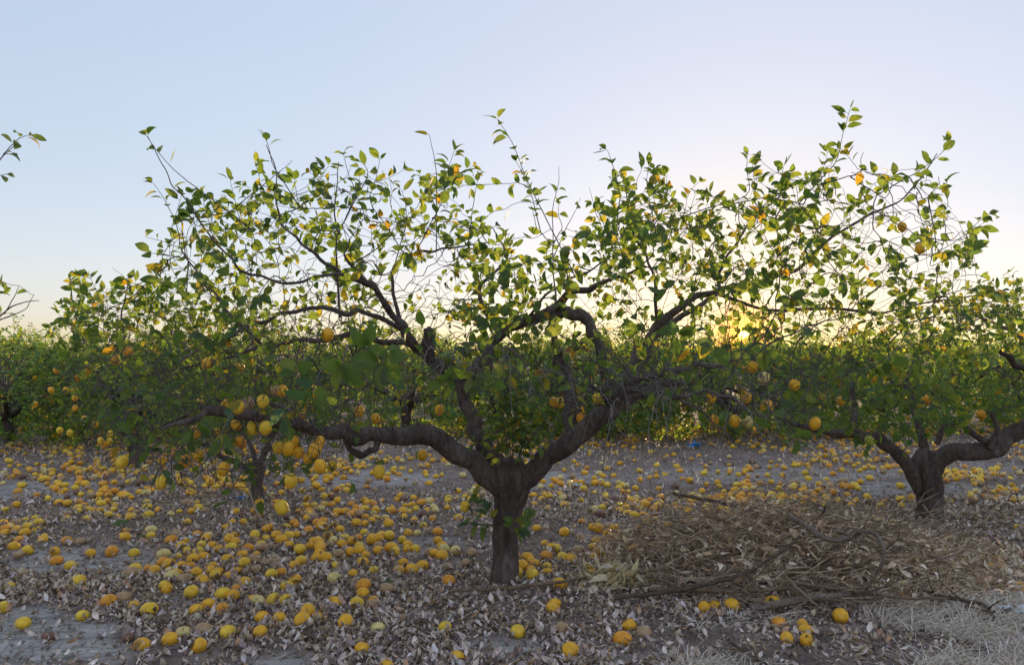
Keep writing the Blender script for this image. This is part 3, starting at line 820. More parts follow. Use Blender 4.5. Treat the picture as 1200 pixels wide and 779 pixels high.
# leafy twigs reaching towards the camera
# bare, gnarled twigs woven through the lower half of the crown
LOW = [(110, 420), (200, 385), (330, 375), (470, 390), (560, 400), (640, 390), (760, 385), (900, 380), (1010, 395), (1010, 450), (930, 520), (840, 500), (760, 480), (680, 500), (640, 470), (540, 460), (430, 500), (330, 540), (250, 570), (180, 550), (120, 500)]
keep_ = T.pos, T.dirs
T.seed, T.srad = list(T.pos), [.003] * len(T.pos)
LOWL = [(60, 420), (120, 385), (260, 370), (420, 400), (430, 470), (390, 545), (300, 585), (200, 575), (100, 520)]
T.fill(attractors(LOW, 3000, 2.7, 4.6, R1) + attractors(LOWL, 1100, 2.6, 4.2, R1), R1, lambda q, p: np.clip(np.where(q[:, 0] < 430, .07, .12), 0, 1), nbranch=0, size=.07, step=.045, dk=.055, jit=.42, trop=(0, 0, -.03), term=.25)
NEAR = [(450, 425, 2.15, 9, .092), (428, 410, 2.2, 6, .09), (400, 432, 2.3, 7, .088), (345, 440, 2.45, 8, .09), (365, 462, 2.4, 6, .09), (330, 490, 2.6, 4, .085), (255, 520, 2.6, 3, .085), (552, 448, 2.75, 4, .082), (578, 455, 2.7, 3, .08),
        (520, 450, 2.9, 4, .08), (838, 405, 2.6, 5, .085), (795, 398, 2.75, 5, .085), (930, 350, 2.9, 7, .085), (955, 300, 3.0, 7, .085), (730, 300, 2.9, 4, .085), (660, 335, 3.0, 4, .085), (640, 445, 3.0, 4, .075), (900, 415, 2.8, 4, .085),
        (118, 480, 3.0, 5, .085), (225, 505, 2.9, 3, .08), (265, 590, 3.0, 2, .08), (700, 425, 3.0, 2, .08), (1000, 335, 3.1, 5, .085), (880, 330, 3.0, 5, .085), (480, 300, 3.1, 6, .085), (420, 320, 3.0, 4, .09), (300, 350, 3.0, 5, .085), (205, 340, 3.0, 4, .085),
        (780, 290, 3.1, 4, .085), (930, 260, 3.1, 6, .08), (905, 485, 3.2, 3, .08), (960, 470, 3.3, 5, .075), (940, 520, 3.2, 3, .08)]
for x, y, Y, n, sz in NEAR:
    e_ = P(x, y, Y)
    b_ = T.pos[np.linalg.norm((T.pos - (e_ + np.array([0, .35, .05]))) * np.array([1, .6, 1]), axis=1).argmin()]
    m_ = (b_ + e_) / 2 + np.array([0, 0, .06])
    p_, r_ = catmull([b_, m_, e_], [.0034, .0026, .0016], 6)
    tube(T.tw, p_, r_, 5)
    d_ = (e_ - m_); d_ /= np.linalg.norm(d_)
    for k in range(n):
        q_ = e_ - d_ * R1.uniform(0, .09)
        T.leaf(q_, d_, R1, sz * R1.uniform(.8, 1.15) * (.84 if y < 360 else 1), droop=.3)
# pale bare twigs drooping at the right, in front of everything
for k in range(34):
    x, y = R1.uniform(620, 930), R1.uniform(425, 470)
    if k > 22: x, y = R1.uniform(430, 620), R1.uniform(395, 430)
    Yk = R1.uniform(2.8, 3.5)
    a_ = P(x, y, Yk); b_ = T.nearest(a_)
    dx, dy = R1.uniform(-20, 70), R1.uniform(15, 85)
    e_ = P(x + dx, y + dy, Yk - R1.uniform(0, .25))
    m_ = P(x + dx * .6, y + dy * .25, Yk - .05)
    p_, r_ = catmull([b_, a_, m_, e_], [.0036, .003, .0022, .001], 5)
    tube(T.tw, p_ + R1.normal(size=p_.shape) * .004, r_, 5, (1.5, 1.55, 1.5))
    for j in range(3):
        i = R1.integers(6, len(p_) - 2)
        d_ = R1.normal(size=3) * .07; d_[2] -= .05
        tube(T.tw, [p_[i], p_[i] + d_ * .5, p_[i] + d_ + R1.normal(size=3) * .015], [.0018, .0014, .0008], 4, (1.5, 1.55, 1.5), 0, 0, False)
# water shoots in the fork and at the foot of the trunk
for x0, y0, x1, y1, n in ((598, 545, 560, 470, .95), (604, 548, 630, 470, .95), (600, 548, 590, 440, .9), (606, 545, 645, 490, .95), (596, 545, 545, 510, .9), (600, 548, 608, 430, .9), (600, 545, 592, 470, .9), (605, 545, 620, 490, .9), (590, 545, 575, 500, .8), (610, 548, 640, 515, .8), (600, 540, 605, 455, .9), (612, 545, 612, 500, 1), (585, 610, 556, 585, .9), (582, 612, 550, 612, .9), (598, 612, 618, 605, .9), (600, 615, 612, 618, .9)):
    Yk = Y0 - .12
    a_, e_ = P(x0, y0, Yk + .02), P(x1, y1, Yk - R1.uniform(0, .12))
    T.shoot([a_, (a_ + e_) / 2 + R1.normal(size=3) * .015, e_], R1, n, .066, .0026, .0012, .018, .15)
HANG1 = [(265, 475, 3.3, 'golden'), (279, 477, 3.1, 'yellow'), (291, 472, 3.3, 'tan'), (308, 470, 3.1, 'yellow'), (296, 501, 3.2, 'yellow'), (311, 501, 3.15, 'yellow'), (277, 497, 3.6, 'golden'), (337, 526, 3.2, 'golden'), (350, 530, 3.3, 'golden'),
         (343, 518, 3.3, 'golden'), (369, 527, 3.2, 'golden'), (374, 518, 3.3, 'golden'), (375, 546, 3.1, 'golden'), (362, 537, 3.3, 'golden'), (326, 524, 3.6, 'yellow'), (341, 563, 3.2, 'yellow'), (330, 594, 3.1, 'yellow'), (368, 459, 3.1, 'golden'),
         (331, 458, 3.3, 'golden'), (323, 457, 3.4, 'tan'), (384, 392, 3.1, 'golden'), (243, 426, 3.4, 'golden_spot'), (352, 441, 3.3, 'tan'), (347, 495, 3.6, 'golden'), (330, 492, 3.5, 'golden'), (353, 486, 3.7, 'golden'),
         (189, 565, 3.3, 'yellow'), (143, 541, 3.2, 'yellow'), (232, 534, 3.5, 'golden'), (217, 540, 3.6, 'orange'), (282, 518, 3.6, 'orange'), (389, 546, 3.6, 'yellow'), (444, 552, 3.5, 'yellow'), (495, 533, 4.0, 'golden'), (545, 593, 3.7, 'yellow'),
         (230, 505, 3.5, 'golden'), (262, 549, 3.4, 'golden'), (592, 331, 3.6, 'green'), (662, 296, 3.5, 'green'), (526, 419, 3.1, 'green'), (1057, 266, 4.2, 'golden'), (1078, 291, 4.2, 'golden'), (1172, 345, 4.4, 'golden'), (895, 443, 3.5, 'pale'),
         (931, 451, 3.5, 'golden_spot'), (833, 466, 3.6, 'golden'), (874, 465, 3.6, 'golden'), (899, 476, 3.4, 'golden_spot'), (861, 493, 3.7, 'golden'), (903, 493, 3.6, 'lime'), (876, 494, 3.8, 'pale'), (955, 496, 3.4, 'golden'), (882, 430, 3.6, 'golden'),
         (837, 492, 4.0, 'golden'), (632, 437, 4.2, 'golden'), (649, 471, 4.2, 'golden'), (656, 472, 4.25, 'yellow'), (681, 490, 3.7, 'orange'), (668, 413, 3.9, 'orange'), (806, 387, 4.0, 'orange'), (415, 363, 3.8, 'golden'), (700, 467, 3.7, 'yellow'),
         (421, 482, 3.9, 'golden'), (440, 490, 4.0, 'golden'), (515, 480, 4.1, 'golden'), (151, 412, 4.2, 'orange'), (135, 421, 4.1, 'golden')]
for i, (x, y, Y, k) in enumerate(HANG1):
    T.hang(P(x, y, Y), k, R1, .0255, i % 3)
T.finish(300, R1)
print('main leaves', len(T.L), 'nodes', len(T.pos))

# ------------------------------------------------------------------ neighbours in the rows
def neighbour(name, base_px, label, limbs, poly, n_att, y0, y1, seed, prob, nleaf, hangs, size=.075, nbranch=40, dens=None, shoots=(), Yb=None, group=None, dk=.095):
    r = np.random.default_rng(seed)
    b = G(*base_px) if len(base_px) == 2 else np.array(base_px)
    Yb = b[1]
    t = Tree(name, b, label, group)
    for nm, seq, sides, lump, fl in limbs:
        p_, r_ = tr([(a, c, d, w * (.84 if nm == 'trunk' else .7)) for a, c, d, w in seq], Yb)
        if nm != 'trunk': p_, r_ = kink(p_, r_, r)
        t.limb(p_, r_, nm, sides, lump, fl, seed_on=nm != 'trunk')
    for pts, lf, st in shoots:
        p_ = [P(a, c, Yb + d) for a, c, d in pts]
        t.shoot(p_, r, lf, size, .003, .0011, .026, st)
        t.seed += [x for x in p_[:-1]]; t.srad += [.002] * (len(p_) - 1)
    if n_att:
        t.fill(attractors(poly, n_att, y0, y1, r, dens), r, prob, nbranch=nbranch, size=size, dk=dk)
    for i, (x, y, Y, k) in enumerate(hangs):
        t.hang(P(x, y, Y), k, r, .029, i % 3)
    t.finish(nleaf, r)
    return t
def flatprob(v):
    return lambda q, p: np.clip(v * (.5 + 1.2 * (fbm(p[:, 0] + 20, p[:, 2] + p[:, 1] + 20, 3, 77, 2) - .1)), 0, 1)
neighbour('lemon_tree', (300, 587), 'small lemon tree with a thin forked trunk behind the low left limb',
    [('trunk', [(300, 592, 0, 24), (300, 580, 0, 17), (301, 562, 0, 17), (302, 548, 0, 20), (303, 540, 0, 14)], 14, .12, .05),
     ('limb', [(300, 560, 0, 9), (292, 546, -.02, 12), (278, 543, -.06, 10), (262, 535, -.1, 9), (245, 522, -.2, 7), (222, 512, -.3, 5), (200, 500, -.4, 3)], 8, .12, 0),
     ('limb', [(303, 556, 0, 12), (308, 535, .03, 11), (316, 515, .06, 10), (328, 490, .1, 9), (338, 462, .15, 7), (346, 430, .2, 5), (352, 400, .2, 3)], 8, .12, 0),
     ('limb', [(301, 552, 0, 9), (297, 530, .05, 8), (285, 500, .15, 7), (268, 465, .2, 5), (250, 430, .25, 3)], 8, .12, 0),
     ('limb', [(310, 530, .0, 7), (345, 505, .3, 6), (390, 480, .5, 5), (430, 455, .6, 3)], 8, .12, 0)],
    [(150, 400), (230, 350), (330, 345), (430, 370), (480, 420), (470, 490), (400, 505), (330, 500), (250, 520), (170, 530)], 420, 4.5, 6.8, 201, flatprob(.8), 20,
    [(340, 489, 5.3, 'golden'), (410, 500, 5.3, 'golden'), (255, 505, 5.4, 'golden'), (190, 540, 5.2, 'golden'), (205, 533, 5.3, 'orange'), (300, 440, 5.6, 'golden'), (235, 470, 5.5, 'yellow'), (282, 430, 5.4, 'golden')])
neighbour('lemon_tree', (158, 547), 'spreading lemon tree whose stubby trunk stands behind the two lowest hanging lemons at the left',
    [('trunk', [(160, 552, 0, 26), (160, 542, 0, 20), (161, 530, 0, 22), (163, 520, 0, 15)], 12, .14, .05),
     ('limb', [(160, 538, 0, 10), (153, 525, -.02, 11), (147, 510, -.05, 10), (138, 490, -.1, 8), (125, 462, -.1, 6), (110, 425, -.1, 4), (92, 385, -.1, 3), (85, 350, -.1, 2), (82, 325, -.1, 1.5)], 8, .12, 0),
     ('limb', [(162, 535, 0, 10), (170, 518, .05, 11), (185, 500, .1, 8), (200, 470, .2, 6), (205, 430, .25, 4), (200, 385, .3, 3), (180, 350, .3, 2)], 8, .12, 0),
     ('limb', [(160, 530, 0, 8), (160, 500, -.1, 7), (155, 460, -.2, 5), (148, 415, -.25, 4), (142, 370, -.25, 3), (150, 335, -.25, 2)], 8, .12, 0)],
    [(72, 345), (86, 322), (100, 350), (140, 340), (168, 330), (200, 352), (250, 370), (300, 400), (290, 480), (200, 515), (120, 520), (70, 500), (62, 400)], 560, 6.4, 9.2, 202, flatprob(.95), 0,
    [(112, 497, 7.0, 'golden'), (118, 516, 6.8, 'yellow'), (129, 508, 6.8, 'yellow'), (128, 517, 6.9, 'yellow'), (122, 521, 6.9, 'golden'), (87, 456, 7.2, 'golden'), (77, 457, 7.4, 'golden'), (60, 457, 7.3, 'golden'), (88, 466, 7.3, 'golden'),
     (99, 491, 7.2, 'golden'), (82, 507, 7.1, 'yellow'), (70, 504, 7.2, 'yellow'), (66, 434, 7.5, 'orange'), (41, 474, 7.5, 'golden'), (88, 478, 7.3, 'golden'), (90, 443, 7.4, 'orange')], size=.088, nbranch=30, dk=.13)
neighbour('lemon_tree', (1089, 608), 'old lemon tree with a banded stout trunk and a sawn limb stub at the right',
    [('trunk', [(1090, 616, 0, 46), (1090, 604, 0, 34), (1089, 590, 0, 31), (1089, 578, 0, 31), (1088, 574, 0, 34), (1085, 556, 0, 35), (1084, 540, 0, 34), (1084, 528, 0, 22)], 36, .10, .05),
     ('limb', [(1078, 575, 0, 20), (1070, 556, -.02, 24), (1056, 534, -.05, 22), (1038, 518, -.05, 20), (1012, 510, -.02, 18), (985, 508, .05, 15), (955, 505, .15, 11), (925, 495, .25, 7), (900, 480, .3, 4)], 12, .12, 0),
     ('limb', [(1092, 560, 0, 22), (1097, 540, -.02, 30), (1115, 528, -.05, 29), (1140, 528, -.08, 29), (1165, 526, -.1, 28), (1185, 512, -.1, 30), (1215, 495, -.1, 28), (1250, 470, -.1, 18), (1290, 430, -.1, 10)], 14, .12, 0),
     ('limb', [(1098, 520, -.1, 9), (1104, 504, -.1, 9), (1116, 494, -.12, 9), (1128, 496, -.13, 9), (1138, 508, -.13, 9), (1152, 516, -.12, 10), (1165, 518, -.12, 10)], 10, .1, 0),
     ('limb', [(1160, 526, -.14, 11), (1166, 510, -.16, 9), (1166, 495, -.17, 8), (1162, 483, -.18, 7.5)], 10, .06, 0),
     ('limb', [(1085, 535, .02, 16), (1080, 510, .1, 14), (1072, 480, .2, 11), (1062, 450, .3, 8), (1075, 420, .35, 5), (1095, 385, .4, 3)], 10, .12, 0),
     ('limb', [(1000, 510, .0, 12), (1002, 480, .1, 10), (998, 455, .15, 8), (1012, 432, .2, 6), (1035, 408, .25, 4), (1060, 385, .3, 2)], 9, .12, 0),
     ('limb', [(1230, 470, -.1, 14), (1210, 440, -.1, 13), (1190, 425, -.1, 11), (1174, 416, -.1, 8), (1172, 411, -.1, 6)], 9, .12, 0),
     ('limb', [(1240, 460, .0, 10), (1200, 400, .3, 7), (1170, 380, .4, 5), (1130, 365, .5, 3)], 9, .12, 0)],
    [(930, 420), (1000, 400), (1080, 370), (1150, 345), (1220, 320), (1330, 340), (1340, 470), (1230, 500), (1150, 485), (1090, 515), (1000, 515), (930, 495)], 1150, 4.0, 6.8, 203, flatprob(1.3), 90,
    [(1019, 516, 4.6, 'lime'), (958, 463, 5.2, 'golden'), (1085, 468, 5.4, 'orange'), (1150, 486, 5.3, 'orange'), (985, 470, 5.4, 'golden')], size=.07, nbranch=40)
# light stub faces of sawn wood
neighbour('lemon_tree', (-3.35, 3.7, float(gz(-3.35, 3.7))), 'lemon tree beyond the left edge, only the tips of its leafy shoots reaching into view',
    [('trunk', [(-215, 690, 0, 44), (-213, 650, 0, 34), (-212, 610, 0, 34), (-210, 575, 0, 44), (-210, 560, 0, 28)], 16, .12, .05),
     ('limb', [(-211, 590, 0, 24), (-190, 545, 0, 24), (-165, 500, .05, 20), (-140, 440, .1, 15), (-110, 370, .1, 11), (-80, 300, .1, 8), (-50, 250, .1, 5), (-25, 215, .1, 4), (0, 187, .1, 1.6), (22, 166, .1, 1)], 10, .12, 0),
     ('limb', [(-140, 440, .1, 10), (-100, 420, .15, 8), (-50, 400, .2, 6), (-20, 385, .2, 4), (5, 368, .2, 2.6), (22, 354, .2, 2), (46, 352, .2, 1)], 8, .12, 0),
     ('limb', [(-211, 585, 0, 22), (-250, 530, 0, 20), (-300, 470, .1, 15), (-350, 400, .2, 9), (-380, 320, .2, 5)], 10, .12, 0),
     ('limb', [(-20, 385, .2, 3), (-10, 378, .15, 2.4), (10, 372, .1, 2), (30, 362, .1, 1.4), (40, 345, .1, .8)], 6, .1, 0)],
    [(-420, 300), (-300, 220), (-100, 230), (-60, 300), (-70, 480), (-200, 520), (-420, 480)], 300, 2.9, 4.7, 204, flatprob(.8), 20, [],
    shoots=[([(0, 187, .1), (12, 172, .1), (24, 162, .08), (36, 158, .06)], .9, .1), ([(-20, 215, .1), (-5, 207, .1), (14, 203, .1)], .3, .4), ([(-12, 350, .1), (-4, 340, .1), (0, 335, .1)], .9, .0), ([(5, 368, .2), (18, 345, .2), (22, 335, .2)], .3, .5)])

# ------------------------------------------------------------------ the bushy rows behind
def bush_proto(seed, rx, ry, h):
    r = np.random.default_rng(seed)
    d = {'lemons': []}
    tk = MB(); tube(tk, *catmull([(0, 0, -.03), (0, 0, .1), (.02, 0, .28), (.0, .02, .42)], [.11, .075, .075, .09], 5), 10, (1, 1, 1), .14, seed, True, .06)
    d['trunk'] = tk.mesh('trunk', M_BARK)
    d['limb'] = []
    tips = []
    nl = 6
    for k in range(nl):
        a = k * 2 * math.pi / nl + r.uniform(-.3, .3)
        R = r.uniform(.55, .85)
        e = np.array([math.cos(a) * rx * R, math.sin(a) * ry * R, h * r.uniform(.45, .8)])
        pts = [np.array([0, .01, .34]), e * np.array([.3, .3, .55]) + np.array([0, 0, .12]), e * np.array([.65, .65, .9]), e]
        mb = MB(); p, q = catmull(pts, [.05, .038, .022, .008], 5); tube(mb, p, q, 7, (1, 1, 1), .14, k)
        d['limb'].append(mb.mesh('limb', M_BARK)); tips += [pts[2], e]
    tw, lf = MB(), MB()
    O, A_, N_, S_ = [], [], [], []
    n = 0
    while n < 205:
        u = r.normal(size=3); u /= np.linalg.norm(u)
        rr = r.uniform(.5, 1.0) ** .5
        lob = .8 + .45 * vnoise(np.array([u[0] * 1.7 + 9]), np.array([u[1] * 1.7 + u[2] * 1.9 + 9]), seed)[0]
        c = u * rr * lob * np.array([rx, ry, h * .5]) + np.array([0, 0, h * .53])
        if c[2] < .13: c[2] = r.uniform(.13, .45)
        n += 1
        t = np.array(tips)[np.linalg.norm(np.array(tips) - c, axis=1).argmin()]
        tube(tw, catmull([t, (t + c) / 2 + np.array([0, 0, .06]), c], [.007, .005, .003], 2)[0], [.007, .006, .005, .004, .003], 4, (1, 1, 1), 0, 0, False)
        for s_ in range(3):
            dd = u * .6 + r.normal(size=3) * .5 + np.array([0, 0, .55 if c[2] > h * .4 else -.1]); dd /= np.linalg.norm(dd)
            L = r.uniform(.12, .3)
            tube(tw, [c, c + dd * L], [.0028, .0014], 3, (1, 1, 1), 0, 0, False)
            for q in np.arange(.02, L, .026):
                p = perp(dd, r)
                O.append(c + dd * q); A_.append(dd * .5 + p + np.array([0, 0, -.1])); N_.append(dd + r.normal(size=3) * .4 + np.array([0, 0, .3])); S_.append(r.uniform(.06, .095))
        if r.random() < .17:
            d['lemons'].append((c + np.array([0, 0, -.06]) + u * .04, r.choice(['golden', 'yellow', 'orange', 'golden', 'pale'])))
    O, A_, N_, S_ = map(np.array, (O, A_, N_, S_))
    place_leaves(lf, FAR_SHAPES, O, A_, N_, S_, leafcols(len(O), r, 1.6), r)
    d['twigs'] = tw.mesh('twigs', M_TWIG); d['crown'] = lf.mesh('crown', M_LEAF)
    return d
PROTOS = [bush_proto(301, 1.6, 1.25, 1.3), bush_proto(302, 1.45, 1.2, 1.42), bush_proto(303, 1.7, 1.3, 1.25), bush_proto(304, 1.5, 1.3, 1.36)]
def bush(x, y, k, rz, s, label):
    d = PROTOS[k]
    e = empty('lemon_tree', (x, y, float(gz(x, y))), label, 'tree', 'bushy lemon trees in the rows behind')
    e.rotation_euler = (0, 0, rz); e.scale = (s, s, s)
    link('trunk', d['trunk'], e)
    for m in d['limb']: link('limb', m, e)
    tag(link('twigs', d['twigs'], e), kind='stuff'); link('crown', d['crown'], e)
    for i, (p, kind) in enumerate(d['lemons']):
        o = link('lemon', fruit(kind, i % 3), e); o.location = tuple(p); o.rotation_euler = (.2 * i, 1.4, i)
PLACES = ['at the far left edge', 'second from the left', 'third from the left', 'fourth from the left', 'fifth from the left', 'seen through the fork of the middle tree', 'seen right of the forked trunk', 'behind the gap left of the low sun', 'behind the drooping bare twigs', 'left of the banded trunk', 'behind the sawn limb stub', 'at the far right edge', 'beyond the right edge']
rb = np.random.default_rng(7)
for i, x in enumerate(np.linspace(-9.2, 9.2, 11)):
    bush(x + rb.uniform(-.3, .3), 10.9 + rb.uniform(-.5, .6) + .04 * abs(x), i % 4, rb.uniform(0, 6.28), rb.uniform(.86, .98), 'bushy lemon tree in the nearest row behind, ' + PLACES[i])
bush(-6.35, 9.7, 2, 2.2, .92, 'bushy lemon tree standing a little forward at the left edge, skirts touching the ground')
bush(1.25, 10.0, 1, 1.0, .9, 'bushy lemon tree standing a little forward, seen under the right fork of the middle tree')
bush(2.9, 10.1, 3, 5.0, .9, 'bushy lemon tree standing a little forward, under the low sun')
bush(-4.6, 9.9, 0, 4.0, .9, 'bushy lemon tree standing a little forward behind the stubby trunk at the left')
for i, x in enumerate(np.linspace(-14, 14, 10)):
    bush(x + rb.uniform(-.4, .4), 15.2 + rb.uniform(-.5, .5), (i + 2) % 4, rb.uniform(0, 6.28), rb.uniform(.86, .97), 'lemon tree in the second row behind, number %s from the left' % ['one', 'two', 'three', 'four', 'five', 'six', 'seven', 'eight', 'nine', 'ten'][i])
for i, x in enumerate(np.linspace(-19, 19, 11)):
    bush(x + rb.uniform(-.4, .4), 20 + rb.uniform(-.5, .5), (i + 1) % 4, rb.uniform(0, 6.28), rb.uniform(.86, .96), 'distant lemon tree of the third row behind, number %s counting from the left' % ['one', 'two', 'three', 'four', 'five', 'six', 'seven', 'eight', 'nine', 'ten', 'eleven'][i])

# ------------------------------------------------------------------ fallen lemons
RF = np.random.default_rng(404)
KINDS = ['yellow', 'golden', 'orange', 'golden_spot', 'yellow_spot', 'pale', 'tan', 'brown', 'golden_flat']
KP = [.15, .25, .16, .12, .06, .08, .11, .04, .03]
TRACED = [(27, 731, 'yellow'), (57, 745, 'brown'), (97, 722, 'yellow_spot'), (127, 708, 'orange'), (145, 704, 'tan'), (92, 685, 'yellow'), (76, 693, 'tan'), (66, 658, 'orange'), (82, 663, 'yellow'), (106, 651, 'golden'), (131, 648, 'orange'),
          (157, 648, 'yellow'), (175, 719, 'yellow'), (166, 757, 'golden_spot'), (150, 747, 'brown'), (200, 751, 'golden'), (215, 743, 'pale'), (233, 759, 'golden_spot'), (238, 739, 'tan'), (225, 732, 'brown'), (267, 741, 'yellow'), (305, 743, 'golden'),
          (307, 724, 'golden_spot'), (354, 730, 'golden'), (361, 719, 'golden'), (372, 723, 'golden'), (261, 698, 'yellow'), (224, 698, 'yellow'), (193, 689, 'yellow_spot'), (245, 711, 'golden'), (237, 681, 'golden'), (287, 682, 'golden'),
          (335, 705, 'yellow_spot'), (302, 707, 'pale'), (346, 681, 'golden_spot'), (318, 675, 'yellow'), (336, 688, 'yellow'), (330, 672, 'orange'), (371, 656, 'golden'), (353, 660, 'yellow'), (394, 663, 'yellow'), (425, 659, 'golden'),
          (405, 734, 'golden'), (424, 759, 'golden'), (453, 776, 'golden'), (425, 695, 'golden'), (418, 706, 'yellow'), (536, 767, 'golden'), (483, 667, 'golden'), (526, 682, 'orange'), (650, 706, 'golden_spot'), (648, 710, 'golden_flat'),
          (607, 740, 'yellow_spot'), (737, 732, 'golden_spot'), (729, 748, 'orange'), (669, 764, 'golden'), (755, 741, 'tan'), (695, 760, 'brown'), (688, 757, 'brown'), (678, 731, 'brown'), (658, 735, 'tan'), (768, 684, 'golden'), (656, 688, 'golden'),
          (586, 680, 'golden'), (605, 677, 'yellow'), (611, 669, 'golden'), (622, 672, 'golden'), (623, 678, 'yellow'), (627, 665, 'golden'), (618, 659, 'golden'), (641, 667, 'yellow'), (641, 673, 'golden'), (693, 675, 'golden_spot'), (670, 660, 'golden'),
          (661, 628, 'golden'), (638, 637, 'golden'), (646, 643, 'golden'), (697, 659, 'golden'), (712, 629, 'golden_spot'), (701, 624, 'golden'), (702, 653, 'golden'), (748, 643, 'golden'), (742, 647, 'golden'), (722, 672, 'yellow'), (740, 656, 'orange'),
          (913, 731, 'orange'), (940, 731, 'golden'), (922, 749, 'golden'), (946, 751, 'golden_spot'), (944, 738, 'golden_flat'), (906, 709, 'golden'), (838, 706, 'golden_flat'), (825, 712, 'golden'), (858, 708, 'golden'), (985, 723, 'golden'), (1197, 693, 'orange'),
          (850, 601, 'yellow'), (982, 588, 'golden'), (1003, 590, 'golden'), (1111, 633, 'orange'), (1055, 574, 'yellow'), (461, 643, 'golden'), (477, 646, 'golden'), (518, 653, 'golden'), (508, 650, 'golden'), (444, 647, 'golden'), (456, 631, 'yellow'),
          (458, 644, 'golden'), (478, 639, 'golden'), (4, 711, 'yellow'), (40, 606, 'yellow'), (6, 597, 'yellow'), (50, 633, 'golden'), (78, 635, 'orange'), (52, 628, 'yellow'), (22, 636, 'orange'), (32, 620, 'yellow')]
CLUST = [(235, 660, 55, 18, 34), (270, 640, 60, 12, 40), (200, 672, 28, 10, 22), (285, 665, 40, 18, 22), (120, 592, 50, 14, 45), (150, 600, 50, 9, 30), (110, 580, 40, 6, 20), (20, 620, 28, 11, 22), (150, 632, 30, 5, 8), (340, 625, 60, 20, 55),
         (330, 600, 80, 14, 60), (410, 600, 60, 10, 45), (440, 632, 60, 14, 45), (475, 595, 70, 12, 60), (500, 645, 55, 10, 25), (375, 645, 40, 10, 16), (560, 575, 20, 9, 26), (420, 560, 60, 10, 70), (370, 575, 60, 12, 60), (60, 560, 90, 12, 150),
         (150, 545, 90, 8, 120), (210, 575, 70, 10, 60), (260, 560, 60, 14, 60), (650, 565, 45, 6, 36), (700, 580, 60, 14, 60), (740, 600, 30, 6, 22), (640, 650, 30, 12, 12), (715, 640, 40, 14, 18), (880, 582, 55, 10, 90), (930, 588, 60, 10, 100),
         (850, 590, 30, 10, 40), (970, 578, 40, 10, 30), (860, 558, 120, 6, 40), (1000, 545, 80, 7, 80), (1150, 556, 35, 6, 70), (1120, 562, 25, 5, 30), (1160, 582, 40, 6, 26), (1060, 592, 20, 8, 12), (800, 590, 40, 8, 30), (760, 600, 60, 14, 40), (600, 660, 120, 10, 14),
         (900, 545, 200, 5, 40), (30, 660, 40, 20, 5), (430, 690, 60, 20, 10), (250, 700, 80, 25, 18), (560, 540, 60, 10, 70), (420, 545, 100, 10, 100)]
pts_f = []
for x, y, k in TRACED: pts_f.append((*G(x, y), k))
grid = {}
def free(p, d=.05):
    c = (int(p[0] / .1), int(p[1] / .1))
    for i in (-1, 0, 1):
        for j in (-1, 0, 1):
            for q in grid.get((c[0] + i, c[1] + j), ()):
                if math.hypot(q[0] - p[0], q[1] - p[1]) < d: return False
    grid.setdefault(c, []).append(p); return True
for p in pts_f: free(p, 0)
def pick(): return KINDS[RF.choice(len(KINDS), p=np.array(KP) / sum(KP))]
for cx, cy, sx, sy, n in CLUST:
    for _ in range(int(n * .78)):
        y = cy + RF.normal() * sy * .68
        if y < 508: continue
        p = G(cx + RF.normal() * sx * .68, y)
        if free(p): pts_f.append((*p, pick()))
n_far = 0
for _ in range(6500):                                  # the far carpet between the rows
    X, Y = RF.uniform(-9, 9), RF.uniform(5.6, 13.0)
    if abs(X) > .75 * Y: continue
    b = float(bare(X, Y))
    dn = fbm(np.array([X]), np.array([Y]), .9, 61, 2)[0]
    if RF.random() < np.clip((dn - .45) * 6, .03, 1) * (1 - .9 * b) * np.interp(Y, [5.6, 7.5, 9], [.3, .75, .9]):
        p = np.array([X, Y, float(gz(X, Y))])
        if free(p, .055): pts_f.append((*p, pick())); n_far += 1
for _ in range(110):                                   # strays nearer the camera
    X, Y = RF.uniform(-3.4, 3.6), RF.uniform(2.7, 5.6)
    if X > -.2 and Y < 3.9: continue
    if RF.random() < .5 * (1 - bare(X, Y)):
        p = np.array([X, Y, float(gz(X, Y))])
        if free(p, .06): pts_f.append((*p, pick()))
pts_f.sort(key=lambda p: math.hypot(p[0], p[1]))
vis = []
for p in pts_f:
    q = pix(np.array(p[:3]))[0]
    vis.append(-8 < q[0] < 1208 and q[1] < 786)
inv = [p for p, v in zip(pts_f, vis) if v]
own, rest = inv[:300], inv[300:] + [p for p, v in zip(pts_f, vis) if not v]
ADJ = {'yellow': 'bright yellow lemon', 'golden': 'golden yellow lemon', 'orange': 'deep orange lemon', 'golden_spot': 'brown spotted golden lemon', 'yellow_spot': 'brown spotted yellow lemon', 'pale': 'pale faded lemon', 'tan': 'shrivelled tan lemon', 'brown': 'rotten dark brown lemon', 'golden_flat': 'flattened golden lemon'}
def region(q):
    x, y = q
    if y > 700:
        if x < 120: return 'on bare soil in the bottom left corner'
        if x < 290: return 'beside the bottom left bare soil'
        if x < 480: return 'in the foreground below the thin tree'
        if x < 800: return 'in front of the big forked trunk'
        return 'in front of the pile of dead branches'
    if y > 650:
        if x < 175: return 'on the swept soil by the left edge'
        if x < 420: return 'in the diagonal drift of lemons at the left'
        if x < 570: return 'just left of the big trunk'
        if x < 650: return 'at the foot of the big trunk'
        if x < 790: return 'between big trunk and dead branches'
        return 'among the dead branches'
    if x < 200: return 'by the left edge below the stubby trunk'
    if x < 320: return 'at the upper end of the diagonal drift'
    if x < 430: return 'in front of the thin left trunk'
    if x < 570: return 'in the heap left of the big trunk'
    if x < 790: return 'right behind the big forked trunk'
    if x < 1040: return 'in the drift behind the dead branches'
    return 'beside the stout banded trunk'
